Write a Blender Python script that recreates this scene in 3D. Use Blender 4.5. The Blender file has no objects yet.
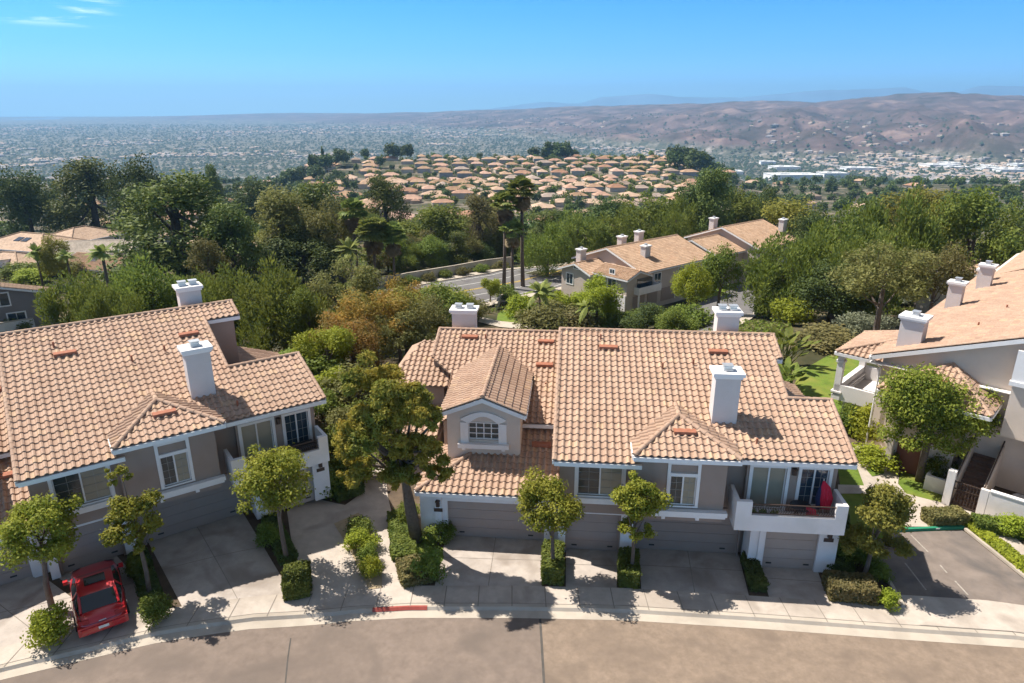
import bpy, bmesh, math, random
import numpy as np
from mathutils import Vector, Matrix

C = bpy.context.scene
COL = C.collection
R = math.radians
rnd = random.Random(7)

# ------------------------------------------------------------------ camera
F = 683.0; H = 20.8; PITCH = math.atan((341.5 - 108) / F)
CP, SP = math.cos(PITCH), math.sin(PITCH)
cam_d = bpy.data.cameras.new('camera'); cam = bpy.data.objects.new('camera', cam_d); COL.objects.link(cam)
cam.location = (0, 0, H); cam.rotation_euler = (math.pi / 2 - PITCH, 0, 0)
cam_d.sensor_width = 36; cam_d.lens = F / 1024 * 36; cam_d.clip_start = .5; cam_d.clip_end = 90000
C.camera = cam

def ray(px, py):
    u = (px - 512) / F; v = (341.5 - py) / F
    return (u, CP + v * SP, -SP + v * CP)
def at_z(px, py, z):
    d = ray(px, py); t = (z - H) / d[2]; return Vector((d[0] * t, d[1] * t, z))
def at_y(px, py, y):
    d = ray(px, py); t = y / d[1]; return Vector((d[0] * t, y, H + d[2] * t))
def ss(a, b, x):
    t = np.clip((np.asarray(x, float) - a) / (b - a), 0, 1); return t * t * (3 - 2 * t)

# ------------------------------------------------------------------ noise + terrain heights
_prm = np.random.RandomState(3).rand(256, 256)
def vnoise(x, y):
    x = np.asarray(x, float); y = np.asarray(y, float)
    xi = np.floor(x).astype(int); yi = np.floor(y).astype(int); fx = x - xi; fy = y - yi
    fx = fx * fx * (3 - 2 * fx); fy = fy * fy * (3 - 2 * fy)
    g = lambda a, b: _prm[a % 256, b % 256]
    return (g(xi, yi) * (1 - fx) + g(xi + 1, yi) * fx) * (1 - fy) + (g(xi, yi + 1) * (1 - fx) + g(xi + 1, yi + 1) * fx) * fy
def fbm(x, y, o=5):
    s = 0; a = .5
    for i in range(o):
        s = s + a * vnoise(x * 2 ** i + 17 * i, y * 2 ** i + 5 * i); a *= .5
    return s
def ridged(x, y, o=5):
    s = 0; a = .5
    for i in range(o):
        s = s + a * (1 - np.abs(2 * vnoise(x * 2 ** i + 31 * i, y * 2 ** i + 9 * i) - 1)); a *= .5
    return s
def pad(x, y):
    return .5 * ss(-7, -15, x) - .3 * ss(20, 22.5, x) * ss(30, 33, y)
KX = [-60, -19.2, -14.5, -11, -7, -4.5, 0, 5, 11, 16, 21, 60]
def kerb_y(x):  # top edge of the kerb
    return np.interp(x, KX, [4, 20.9, 22.7, 23.8, 24.55, 24.75, 24.75, 24.6, 24.05, 23.5, 23.0, 14])
PY = [0, 48, 60, 75, 92, 102, 132, 160, 250, 400, 650, 850, 900, 1200, 1800, 2600, 6000, 40000]
PZ = [0, 0, -2.5, -5.8, -8.8, -9.5, -9.7, -14, -28, -40, -46, -39, -41, -115, -160, -166, -158, -158]
PZ2 = [0, 0, -2.5, -5.8, -8.8, -9.5, -9.7, -14, -30, -46, -62, -68, -72, -125, -162, -166, -158, -158]
QT = [-2, -.75, -.5, -.3, -.15, 0, .15, .3, .45, .6, .75, 2]
HT = [118, 118, 115, 112.5, 111.5, 111.5, 110, 106.5, 105, 99, 102, 110]
HD = [13000, 13000, 13000, 12500, 10500, 8600, 7400, 6600, 6000, 5600, 5600, 5600]
HB = [9500, 9500, 9000, 8000, 6500, 4600, 3500, 2900, 2600, 2450, 2450, 2450]
def terrain_z(x, y, detail=True):
    x = np.asarray(x, float); y = np.asarray(y, float)
    q = x / np.maximum(y, 1)
    yy = y - 12 * ss(15, 28, x) * (1 - ss(90, 110, y)) - 4 * ss(-20, -35, x) * (1 - ss(90, 110, y))
    w = ss(-.36, -.24, q) * (1 - ss(.24, .36, q))
    z = np.interp(yy, PY, PZ) * w + np.interp(yy, PY, PZ2) * (1 - w)
    near = ss(60, 48, yy)
    z = z + pad(x, y) * near
    z = z + (fbm(x / 40, y / 40, 3) - .44) * 3 * ss(140, 220, y) * (1 - ss(1500, 2000, y))
    # hills beyond the valley
    top = np.interp(q, QT, HT); D = np.interp(q, QT, HD); B = np.interp(q, QT, HB)
    tanv = (108 - top) / F / (CP * CP) * 1.0
    zt = H + D * tanv
    t = np.clip((y - B) / (D - B), 0, 1)
    rise = .45 * t * t * (3 - 2 * t) + .55 * np.sqrt(t)
    amp = ss(0, .05, t) * (1 - .7 * ss(.35, .95, t)) * ss(-.35, .5, q) * (1 - ss(1.0, 1.2, (y - B) / (D - B)))
    wx = x + 120 * (fbm(x / 500, y / 500, 3) - .45); rd = .6 * (ridged(wx / 520, y / 1300, 5) - .5) + .5 * (ridged(wx / 230 + 3, y / 520, 4) - .5)
    hz = (zt + 160) * rise * (1 - .95 * ss(1.0, 1.5, (y - B) / (D - B))) * (1 + (.35 + .75 * (1 - ss(.05, .3, q))) * (fbm(x / 2300 + 3, y / 9000, 4) - .45) * ss(.5, .9, t))
    z = np.where(y > B, z + hz * (1 + .10 * ss(0, .2, t) * (fbm(x / 1700, y / 1700, 4) - .45) * 4 * np.where(t > .8, .45, 1)) + amp * 230 * rd, z)
    # street side: below the kerb line the ground drops under the road sheet
    k = kerb_y(x)
    z = z - .04 - .3 * ss(k + .75, k + .25, y)
    return z
def gp(px, py, dz=0.0):  # pixel -> point on the near pad
    z = 0.0
    for _ in range(6):
        p = at_z(px, py, z); z = float(pad(p.x, p.y)) + dz
    return Vector((p.x, p.y, z))
def tp(px, py, dz=0.0):  # pixel -> point on the terrain (march)
    d = ray(px, py); t = 20.0
    while t < 30000:
        if H + d[2] * t < float(terrain_z(d[0] * t, d[1] * t)) + dz: break
        t *= 1.004
    return Vector((d[0] * t, d[1] * t, H + d[2] * t))

# ------------------------------------------------------------------ materials
MATS = {}
def nodes_of(name):
    m = bpy.data.materials.new(name); m.use_nodes = True
    nt = m.node_tree; nt.nodes.clear()
    return m, nt, nt.nodes.new, nt.links.new
def M(name, col, rough=.8, var=.12, scale=3.0, bump=0.0, bscale=40.0, spec=.3, metal=0.0, coat=0.0, stain=None, sscale=.35):
    if name in MATS: return MATS[name]
    m, nt, N, L = nodes_of(name)
    out = N('ShaderNodeOutputMaterial'); b = N('ShaderNodeBsdfPrincipled'); L(b.outputs[0], out.inputs[0])
    b.inputs['Roughness'].default_value = rough; b.inputs['Metallic'].default_value = metal
    b.inputs['Specular IOR Level'].default_value = spec; b.inputs['Coat Weight'].default_value = coat
    tc = N('ShaderNodeTexCoord')
    nz = N('ShaderNodeTexNoise'); nz.inputs['Scale'].default_value = scale; nz.inputs['Detail'].default_value = 6; nz.inputs['Roughness'].default_value = .65
    L(tc.outputs['Object'], nz.inputs['Vector'])
    r = N('ShaderNodeValToRGB'); e = r.color_ramp.elements
    e[0].position = .3; e[1].position = .7
    e[0].color = tuple(c * (1 - var) for c in col) + (1,); e[1].color = tuple(min(1, c * (1 + var)) for c in col) + (1,)
    L(nz.outputs[0], r.inputs[0]); src = r.outputs[0]
    if stain:
        n2 = N('ShaderNodeTexNoise'); n2.inputs['Scale'].default_value = sscale; n2.inputs['Detail'].default_value = 5; n2.inputs['Distortion'].default_value = .6
        L(tc.outputs['Object'], n2.inputs['Vector'])
        mr = N('ShaderNodeMapRange'); mr.inputs[1].default_value = .48; mr.inputs[2].default_value = .68; L(n2.outputs[0], mr.inputs[0])
        mx = N('ShaderNodeMix'); mx.data_type = 'RGBA'; L(mr.outputs[0], mx.inputs[0]); L(src, mx.inputs[6]); mx.inputs[7].default_value = tuple(stain) + (1,)
        src = mx.outputs[2]
    L(src, b.inputs['Base Color'])
    if bump:
        n3 = N('ShaderNodeTexNoise'); n3.inputs['Scale'].default_value = bscale; n3.inputs['Detail'].default_value = 4
        L(tc.outputs['Object'], n3.inputs['Vector'])
        bp = N('ShaderNodeBump'); bp.inputs['Strength'].default_value = bump; bp.inputs['Distance'].default_value = .02
        L(n3.outputs[0], bp.inputs['Height']); L(bp.outputs[0], b.inputs['Normal'])
    MATS[name] = m; return m

def tile_mat(name, c1, c2, c3, rough=.75):
    m, nt, N, L = nodes_of(name)
    out = N('ShaderNodeOutputMaterial'); b = N('ShaderNodeBsdfPrincipled'); L(b.outputs[0], out.inputs[0])
    b.inputs['Roughness'].default_value = rough; b.inputs['Specular IOR Level'].default_value = .25
    uv = N('ShaderNodeUVMap'); fl = N('ShaderNodeVectorMath'); fl.operation = 'FLOOR'; L(uv.outputs[0], fl.inputs[0])
    wn = N('ShaderNodeTexWhiteNoise'); wn.noise_dimensions = '2D'; L(fl.outputs[0], wn.inputs['Vector'])
    r = N('ShaderNodeValToRGB'); e = r.color_ramp.elements
    e[0].position = 0; e[0].color = c1 + (1,); e[1].position = .9; e[1].color = c2 + (1,)
    x = e.new(.97); x.color = c3 + (1,)
    L(wn.outputs['Value'], r.inputs[0])
    tc = N('ShaderNodeTexCoord'); nz = N('ShaderNodeTexNoise'); nz.inputs['Scale'].default_value = .7; nz.inputs['Detail'].default_value = 6
    L(tc.outputs['Object'], nz.inputs['Vector'])
    mr = N('ShaderNodeMapRange'); mr.inputs[1].default_value = .3; mr.inputs[2].default_value = .7; mr.inputs[3].default_value = .9; mr.inputs[4].default_value = 1.06
    L(nz.outputs[0], mr.inputs[0])
    nf = N('ShaderNodeTexNoise'); nf.inputs['Scale'].default_value = 9; nf.inputs['Detail'].default_value = 4; L(tc.outputs['Object'], nf.inputs['Vector'])
    mf = N('ShaderNodeMapRange'); mf.inputs[1].default_value = .3; mf.inputs[2].default_value = .7; mf.inputs[3].default_value = .86; mf.inputs[4].default_value = 1.1; L(nf.outputs[0], mf.inputs[0])
    mm = N('ShaderNodeMath'); mm.operation = 'MULTIPLY'; L(mr.outputs[0], mm.inputs[0]); L(mf.outputs[0], mm.inputs[1])
    vm = N('ShaderNodeVectorMath'); vm.operation = 'SCALE'; L(r.outputs[0], vm.inputs[0]); L(mm.outputs[0], vm.inputs['Scale'])
    L(vm.outputs[0], b.inputs['Base Color'])
    MATS[name] = m; return m
T_MAIN = tile_mat('roof_tile', (.395, .255, .178), (.455, .308, .22), (.49, .33, .215))
T_FAR = tile_mat('far_roof_tile', (.40, .26, .165), (.53, .36, .24), (.45, .28, .18))
T_TAN = tile_mat('pale_roof_tile', (.50, .42, .34), (.60, .52, .43), (.45, .38, .3))
T_BRN = tile_mat('brown_roof_tile', (.36, .24, .16), (.46, .32, .22), (.3, .2, .14))

def leaf_mat(name, a, b_, tr=.3, scale=.9):
    m, nt, N, L = nodes_of(name)
    out = N('ShaderNodeOutputMaterial')
    tc = N('ShaderNodeTexCoord'); nz = N('ShaderNodeTexNoise'); nz.inputs['Scale'].default_value = scale; nz.inputs['Detail'].default_value = 5; nz.inputs['Roughness'].default_value = .7
    L(tc.outputs['Object'], nz.inputs['Vector'])
    r = N('ShaderNodeValToRGB'); e = r.color_ramp.elements; e[0].position = .36; e[1].position = .68
    e[0].color = tuple(a) + (1,); e[1].color = tuple(b_) + (1,); L(nz.outputs[0], r.inputs[0])
    oi = N('ShaderNodeObjectInfo'); hs = N('ShaderNodeHueSaturation')
    mh = N('ShaderNodeMapRange'); mh.inputs[3].default_value = .485; mh.inputs[4].default_value = .515; L(oi.outputs['Random'], mh.inputs[0]); L(mh.outputs[0], hs.inputs['Hue'])
    mv = N('ShaderNodeMapRange'); mv.inputs[3].default_value = .85; mv.inputs[4].default_value = 1.2; L(oi.outputs['Random'], mv.inputs[0]); L(mv.outputs[0], hs.inputs['Value'])
    L(r.outputs[0], hs.inputs['Color'])
    b = N('ShaderNodeBsdfPrincipled'); b.inputs['Roughness'].default_value = .6; b.inputs['Specular IOR Level'].default_value = .16
    L(hs.outputs[0], b.inputs['Base Color'])
    tr = tr + .08; t = N('ShaderNodeBsdfTranslucent'); L(hs.outputs[0], t.inputs['Color'])
    mx = N('ShaderNodeMixShader'); mx.inputs[0].default_value = tr; L(b.outputs[0], mx.inputs[1]); L(t.outputs[0], mx.inputs[2]); L(mx.outputs[0], out.inputs[0])
    MATS[name] = m; return m
LF_STREET = leaf_mat('street_leaf', (.15, .18, .02), (.42, .40, .06), .35, 1.3)
LF_SHADE = leaf_mat('shade_tree_leaf', (.11, .145, .022), (.36, .36, .055), .35, 1.6)
LF_LIME = leaf_mat('lime_leaf', (0.224, 0.264, 0.029), (0.409, 0.436, 0.046), .35)
LF_GREEN = leaf_mat('green_leaf', (0.113, 0.158, 0.027), (0.249, 0.286, 0.052), .3)
LF_PLUME = leaf_mat('plume_leaf', (0.117, 0.158, 0.030), (0.263, 0.293, 0.060), .3)
LF_DARK = leaf_mat('dark_leaf', (0.054, 0.083, 0.025), (0.130, 0.167, 0.044), .2)
LF_PINE = leaf_mat('pine_leaf', (0.076, 0.109, 0.028), (0.198, 0.220, 0.055), .22)
LF_OLIVE = leaf_mat('olive_leaf', (0.139, 0.139, 0.042), (0.251, 0.224, 0.079), .3)
LF_ORANGE = leaf_mat('orange_leaf', (0.17, 0.165, 0.036), (0.46, 0.235, 0.055), .35, .55)
LF_BIG = leaf_mat('mixed_leaf', (.165, .195, .035), (.42, .30, .05), .35, .5)
LF_YEL = leaf_mat('yellow_leaf', (0.211, 0.218, 0.042), (0.356, 0.330, 0.066), .35)
LF_HEDGE = leaf_mat('hedge_leaf', (0.099, 0.132, 0.026), (0.211, 0.231, 0.046), .25, 2.0)
LF_BROWNHEDGE = leaf_mat('tan_hedge_leaf', (0.145, 0.132, 0.053), (0.277, 0.224, 0.086), .25, 2.0)
LF_GREY = leaf_mat('grey_leaf', (0.185, 0.198, 0.132), (0.290, 0.304, 0.185), .25, 1.5)
LF_PALM = leaf_mat('palm_leaf', (.14, .18, .04), (.32, .34, .09), .25)
LF_DEAD = leaf_mat('dead_frond', (0.1952, 0.1342, 0.0732), (0.3172, 0.2318, 0.1220), .2)
BARK = M('bark', (.13, .10, .08), .9, .3, 6, .5, 20)
BARK_D = M('dark_bark', (.07, .055, .045), .9, .3, 6, .5, 20)

STUCCO = M('taupe_stucco', (.325, .25, .208), .9, .06, 1.2, .25, 60, stain=(.285, .218, .18))
STUCCO_L = M('cream_stucco', (.62, .53, .455), .9, .05, 1.2, .25, 60)
STUCCO_W = M('white_stucco', (.74, .70, .68), .9, .04, 1.2, .25, 60, stain=(.66, .63, .6), sscale=.8)
TRIM = M('white_trim', (.78, .75, .73), .6, .04, 2)
DOOR = M('garage_door', (.34, .265, .225), .6, .04, 1.5)
GAP = M('dark_joint', (.05, .045, .04), .8)
GLASS_D = M('screen_glass', (.05, .06, .06), .12, .2, 1.5, spec=.6)
BLIND = M('window_blind', (.28, .26, .2), .15, .1, 1.0, spec=.6)
GLASS_B = M('reflecting_glass', (.03, .05, .07), .05, .2, 1, spec=.8)
CHIM = M('chimney_stucco', (.60, .545, .52), .9, .05, 1.2, .25, 60)
MUNTIN = M('muntin', (.30, .29, .26), .6, .05, 2)
TERRA = M('terracotta_vent', (.34, .13, .075), .8, .15, 4)
METAL = M('flue_metal', (.55, .55, .55), .4, .1, 4, metal=.6)
IRON = M('brown_iron', (.07, .045, .035), .5, .1, 4)
CONC = M('concrete', (.47, .40, .335), .9, .13, 1.8, .3, 50, stain=(.34, .285, .235), sscale=.5)
CONC_L = M('kerb_concrete', (.46, .395, .32), .9, .08, 1.2, .2, 50, stain=(.37, .315, .255), sscale=.6)
CONC_D = M('driveway_concrete', (.43, .37, .32), .9, .14, 1.6, .3, 50, stain=(.29, .24, .2), sscale=.55)
JOINT = M('control_joint', (.22, .19, .16), .95)
ASPH = M('street_asphalt', (.205, .158, .127), .93, .16, 2.6, .5, 90, stain=(.155, .122, .1), sscale=.3)
ASPH_T = M('newer_asphalt', (.235, .176, .13), .93, .18, 3.2, .5, 90, stain=(.175, .132, .1), sscale=.4)
ASPH_D = M('dark_asphalt', (.15, .14, .135), .93, .12, .5, .35, 80, stain=(.11, .1, .1), sscale=.3)
PARK = M('parking_asphalt', (.205, .165, .138), .93, .22, .9, .4, 60, stain=(.125, .108, .098), sscale=.5)
RED_P = M('red_kerb_paint', (.36, .075, .055), .7, .15, 5)
GREEN_P = M('green_kerb_paint', (.03, .22, .12), .6, .1, 5)
WHITE_P = M('white_paint', (.70, .68, .62), .7, .1, 6)
YEL_P = M('yellow_paint', (.62, .40, .06), .7, .1, 6)
DIRT = M('mulch', (.12, .085, .06), .95, .4, 5, .6, 25)
DIRT_T = M('dry_soil', (.38, .29, .18), .95, .2, 5, .5, 25)
LAWN = M('lawn_grass', (.115, .17, .02), .95, .22, 2.2, .7, 60, stain=(.19, .2, .035), sscale=.4)
STEP = M('terracotta_step', (.20, .12, .085), .85, .15, 6)

# ------------------------------------------------------------------ mesh helpers
class MB:
    def __init__(s): s.v = []; s.f = []; s.uv = []; s.mi = []; s.has_uv = False
    def add(s, vs, fs, uvs=None, mi=0):
        o = len(s.v); s.v += [tuple(p) for p in vs]
        for i, f in enumerate(fs):
            s.f.append(tuple(o + k for k in f)); s.mi.append(mi)
            s.uv.append(uvs[i] if uvs else [(0, 0)] * len(f))
        if uvs: s.has_uv = True
        return s
    def box(s, x0, x1, y0, y1, z0, z1, mi=0):
        v = [(x, y, z) for z in (z0, z1) for y in (y0, y1) for x in (x0, x1)]
        return s.add(v, [(0, 2, 3, 1), (4, 5, 7, 6), (0, 1, 5, 4), (2, 6, 7, 3), (0, 4, 6, 2), (1, 3, 7, 5)], mi=mi)
    def quad(s, *p): return s.add(p, [tuple(range(len(p)))])
    def prism(s, prof, x0, x1):  # profile in (y,z) extruded in x
        n = len(prof); v = [(x0, a, b) for a, b in prof] + [(x1, a, b) for a, b in prof]
        f = [tuple(range(n)), tuple(range(2 * n - 1, n - 1, -1))] + [(i, n + i, n + (i + 1) % n, (i + 1) % n) for i in range(n)]
        return s.add(v, f)
    def prism_y(s, prof, y0, y1):
        n = len(prof); v = [(a, y0, b) for a, b in prof] + [(a, y1, b) for a, b in prof]
        f = [tuple(range(n)), tuple(range(2 * n - 1, n - 1, -1))] + [(i, n + i, n + (i + 1) % n, (i + 1) % n) for i in range(n)]
        return s.add(v, f)
    def tube(s, pts, rad, n=8, cap=True):
        pts = [Vector(p) for p in pts]; rings = []
        for i, p in enumerate(pts):
            d = (pts[min(i + 1, len(pts) - 1)] - pts[max(i - 1, 0)]).normalized()
            a = d.orthogonal().normalized() if abs(d.z) > .98 else d.cross(Vector((0, 0, 1))).normalized()
            b = d.cross(a)
            r = rad[i] if hasattr(rad, '__len__') else rad
            rings.append([p + (a * math.cos(2 * math.pi * k / n) + b * math.sin(2 * math.pi * k / n)) * r for k in range(n)])
        v = [q for ring in rings for q in ring]; f = []
        for i in range(len(pts) - 1):
            for k in range(n):
                f.append((i * n + k, i * n + (k + 1) % n, (i + 1) * n + (k + 1) % n, (i + 1) * n + k))
        if cap: f.append(tuple(range(n))[::-1]); f.append(tuple(len(v) - n + k for k in range(n)))
        return s.add(v, f)
    def build(s, name, mats, parent=None, smooth=False):
        me = bpy.data.meshes.new(name); me.from_pydata(s.v, [], s.f)
        if not isinstance(mats, (list, tuple)): mats = [mats]
        for m in mats: me.materials.append(m)
        if len(mats) > 1: me.polygons.foreach_set('material_index', s.mi)
        if s.has_uv:
            ul = me.uv_layers.new(name='UVMap'); flat = [c for f in s.uv for p in f for c in p]
            ul.data.foreach_set('uv', flat)
        if smooth: me.polygons.foreach_set('use_smooth', [True] * len(me.polygons))
        me.update()
        o = bpy.data.objects.new(name, me); COL.objects.link(o)
        if parent: o.parent = parent
        return o

def tag(o, label=None, cat=None, group=None, kind=None):
    if label: o['label'] = label
    if cat: o['category'] = cat
    if group: o['group'] = group
    if kind: o['kind'] = kind
    return o
def thing(name, label, cat, loc=(0, 0, 0), rz=0.0, group=None):
    o = bpy.data.objects.new(name, None); COL.objects.link(o); o.empty_display_size = .3
    o.location = loc; o.rotation_euler = (0, 0, rz)
    return tag(o, label, cat, group)
def copy_tree(o, parent=None):
    c = o.copy(); COL.objects.link(c)
    if parent: c.parent = parent
    for ch in list(o.children): copy_tree(ch, c)
    return c

TW, TL = .33, .42
PROF = [(0, 0), (.12, .055), (.3, .085), (.48, .055), (.6, 0), (.8, -.012)]
def tile_poly(mb, pts, origin=None, flat=False, lift=.045, up=None):
    """tile a planar convex polygon (3D points, counter-clockwise from above) with barrel tiles in overlapping courses"""
    P = [Vector(p) for p in pts]
    n = Vector((0, 0, 0))
    for i in range(len(P)): n += (P[i] - P[0]).cross(P[(i + 1) % len(P)] - P[0])
    n.normalize()
    if n.z < 0: n = -n; P = P[::-1]
    et = Vector((0, 0, 1)) - n * n.z
    et.normalize(); es = et.cross(n)
    O = Vector(origin) if origin else P[0]
    st = [((p - O).dot(es), (p - O).dot(et)) for p in P]
    if flat:
        mb.add(P, [tuple(range(len(P)))], [[(a / TW, b / TL) for a, b in st]])
        return
    s0 = math.floor(min(a for a, b in st) / TW - .01); s1 = math.ceil(max(a for a, b in st) / TW + .01)
    t0 = math.floor(min(b for a, b in st) / TL - .01); t1 = math.ceil(max(b for a, b in st) / TL + .01)
    cols = [(k + f, h) for k in range(s0, s1) for f, h in PROF] + [(s1, 0)]
    rows = []
    for k in range(t0, t1): rows += [(k, lift), (k + 1, 0.0)]
    bm = bmesh.new(); ul = bm.loops.layers.uv.new('UVMap'); grid = []
    jr = np.random.RandomState(len(cols) * 7 + len(rows)); jit = jr.uniform(-.012, .012, (s1 - s0 + 2, t1 - t0 + 2))
    for ri, (t, l) in enumerate(rows):
        k = t - t0 if ri % 2 == 0 else t - 1 - t0
        grid.append([bm.verts.new(O + es * (s * TW) + et * (t * TL + (jit[int(min(max(s - s0, 0), s1 - s0)), k] if ri % 2 == 0 else 0)) + n * (h + l + .02)) for s, h in cols])
    for i in range(len(rows) - 1):
        for j in range(len(cols) - 1):
            f = bm.faces.new((grid[i][j], grid[i][j + 1], grid[i + 1][j + 1], grid[i + 1][j]))
            tv = (rows[i][0] + .5) if i % 2 == 0 else rows[i][0] + .5
            sv = math.floor(cols[j][0]) + .5
            for lp in f.loops: lp[ul].uv = (sv, tv)
    c = sum(P, Vector()) / len(P)
    for i in range(len(P)):
        a, b = P[i], P[(i + 1) % len(P)]
        no = (b - a).cross(n).normalized()
        if no.dot(c - a) > 0: no = -no
        bmesh.ops.bisect_plane(bm, geom=bm.verts[:] + bm.edges[:] + bm.faces[:], plane_co=a, plane_no=no, clear_outer=True, dist=1e-5)
    bm.verts.index_update()
    mb.add([v.co.copy() for v in bm.verts], [tuple(v.index for v in f.verts) for f in bm.faces], [[tuple(lp[ul].uv) for lp in f.loops] for f in bm.faces])
    bm.free()
    # underlay
    mb.add([p - n * .03 for p in P], [tuple(range(len(P)))], [[(0, 0)] * len(P)])
def ridge_caps(mb, a, b, r=.11):
    a = Vector(a); b = Vector(b); L = (b - a).length; n = max(1, round(L / .4)); d = (b - a) / n
    side = d.cross(Vector((0, 0, 1))).normalized(); up = side.cross(d).normalized()
    for i in range(n):
        p = a + d * i; q = a + d * (i + 1.12); vs = []
        for c, rr in ((p, r * 1.12), (q, r * .95)):
            for k in range(7):
                an = math.pi * k / 6
                vs.append(c + side * (rr * math.cos(an)) + up * (rr * math.sin(an) * .9 + .02))
        fs = [(k, k + 1, 8 + k, 7 + k) for k in range(6)] + [tuple(range(7))[::-1], tuple(range(7, 14))]
        mb.add(vs, fs, [[(i + .5, L * 3 + .5)] * len(f) for f in fs])
def fascia(mb, a, b, h=.2, t=.06, out=None):
    a = Vector(a); b = Vector(b); d = (b - a).normalized(); n = d.cross(Vector((0, 0, 1))).normalized() * t
    dz = Vector((0, 0, h))
    v = [a - n, b - n, b + n, a + n, a - n - dz, b - n - dz, b + n - dz, a + n - dz]
    mb.add(v, [(0, 1, 2, 3), (7, 6, 5, 4), (0, 4, 5, 1), (1, 5, 6, 2), (2, 6, 7, 3), (3, 7, 4, 0)])

def wall_open(mb, u0, u1, v0, v1, z0, z1, ops=()):
    x = u0
    for a, b, c, d in sorted(ops):
        if a > x: mb.box(x, a, v0, v1, z0, z1)
        if c > z0: mb.box(a, b, v0, v1, z0, c)
        if d < z1: mb.box(a, b, v0, v1, d, z1)
        x = b
    if x < u1: mb.box(x, u1, v0, v1, z0, z1)

def garage_door(par, u0, u1, v, h=2.13, mat=None):
    m = MB(); n = 4
    for i in range(n):
        z = .02 + (h - .02) * i / n
        m.box(u0, u1, v, v + .05, z + .008, z + (h - .02) / n - .008)
    m.box(u0, u1, v + .02, v + .06, 0, h)
    o = m.build('garage_door', mat or DOOR, par)
    hd = MB(); w = u1 - u0
    for f in (.14, .86): hd.box(u0 + w * f - .13, u0 + w * f + .13, v - .012, v, .22, .30)
    hd.build('vent', GAP, o)
    return o

def window(par, u0, u1, z0, z1, v, trim=.14, grid=(2, 4), kind='slider', cols=None, bar=None, sill=True, depth=.1, name='window'):
    """frame proud of the wall at v, glass set back by depth"""
    f = MB(); t = trim
    f.box(u0 - t, u0, v - .05, v + .04, z0 - t * .5, z1 + t); f.box(u1, u1 + t, v - .05, v + .04, z0 - t * .5, z1 + t)
    f.box(u0, u1, v - .05, v + .04, z1, z1 + t)
    f.box(u0, u1, v - .05, v + .04, z0 - t * .5, z0)
    if bar: f.box(u0, u1, v - .05, v + .06, bar[0], bar[1])
    w = f.build(name, TRIM, par)
    zt = bar[0] if bar else z1
    s = MB(); g = v + depth; k = .05
    s.box(u0, u0 + k, g - .04, g, z0, zt); s.box(u1 - k, u1, g - .04, g, z0, zt)
    s.box(u0 + k, u1 - k, g - .04, g, z0, z0 + k); s.box(u0 + k, u1 - k, g - .04, g, zt - k, zt)
    um = (u0 + u1) / 2
    if kind == 'slider': s.box(um - .035, um + .035, g - .05, g, z0 + k, zt - k)
    nx, nz = grid; mu = []
    halves = [(u0 + k, um - .035), (um + .035, u1 - k)] if kind == 'slider' else [(u0 + k, u1 - k)]
    for (a, b) in halves:
        for i in range(1, nx): x = a + (b - a) * i / nx; mu.append((x - .009, x + .009, g - .016, g + .002, z0 + k, zt - k))
        for j in range(1, nz): z = z0 + (zt - z0) * j / nz; mu.append((a, b, g - .014, g + .002, z - .009, z + .009))
    s.build('sash', TRIM, w)
    cols = cols or (GLASS_D, BLIND)
    if kind == 'slider':
        for a, b, c in ((u0, um, cols[0]), (um, u1, cols[1])):
            p = MB(); p.box(a, b, g, g + .01, z0, zt)
            for q in mu:
                if a <= q[0] < b: p.box(*q, mi=1)
            p.build('pane', [c, MUNTIN], w)
    else:
        p = MB(); p.box(u0, u1, g, g + .01, z0, zt); p.build('pane', cols[0], w)
    if bar:
        p = MB(); p.box(u0, u1, v + .03, v + .06, bar[1], z1); p.build('panel', STUCCO, w)
    return w
def chimney(par, u0, u1, v0, v1, zb, zt, mat=None, flues=1):
    m = MB(); m.box(u0, u1, v0, v1, zb, zt - .28)
    c = m.build('chimney', mat or CHIM, par)
    k = MB(); k.box(u0 - .07, u1 + .07, v0 - .07, v1 + .07, zt - .28, zt - .16); k.box(u0 - .15, u1 + .15, v0 - .15, v1 + .15, zt - .16, zt)
    k.build('cap', TRIM, c)
    for i in range(flues):
        cx = u0 + (u1 - u0) * (i + .5) / flues; cy = (v0 + v1) / 2; w = min(.22, (u1 - u0) / flues * .42)
        f = MB(); f.box(cx - w, cx + w, cy - .2, cy + .2, zt, zt + .1); f.box(cx - w + .03, cx + w - .03, cy - .16, cy + .16, zt + .1, zt + .24); f.box(cx - w - .02, cx + w + .02, cy - .22, cy + .22, zt + .24, zt + .28)
        f.build('flue', METAL, c)
    return c
def roof_vent(par, u, v, z, sl, w=1.0):
    m = MB(); d = .22
    m.prism([(v - d, z - sl * d + .1), (v - d, z - sl * d + .24), (v + d * .1, z + .2), (v + d, z + sl * d + .08)], u - w / 2, u + w / 2)
    m.build('roof_vent', TERRA, par)
def vent_pipe(par, u, v, z, h=.35):
    m = MB(); m.tube([(u, v, z), (u, v, z + h)], .05, 8); m.build('vent_pipe', TERRA, par)
def wall_lamp(par, u, v, z):
    m = MB(); m.box(u - .08, u + .08, v - .16, v - .02, z, z + .26); m.box(u - .11, u + .11, v - .19, v, z + .26, z + .31); m.box(u - .09, u + .09, v - .02, v, z - .06, z + .34)
    m.build('wall_lamp', IRON, par)
def number_plate(par, u, v, z):
    m = MB(); m.box(u - .22, u + .22, v - .02, v, z, z + .2); m.build('number_plate', IRON, par)

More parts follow.
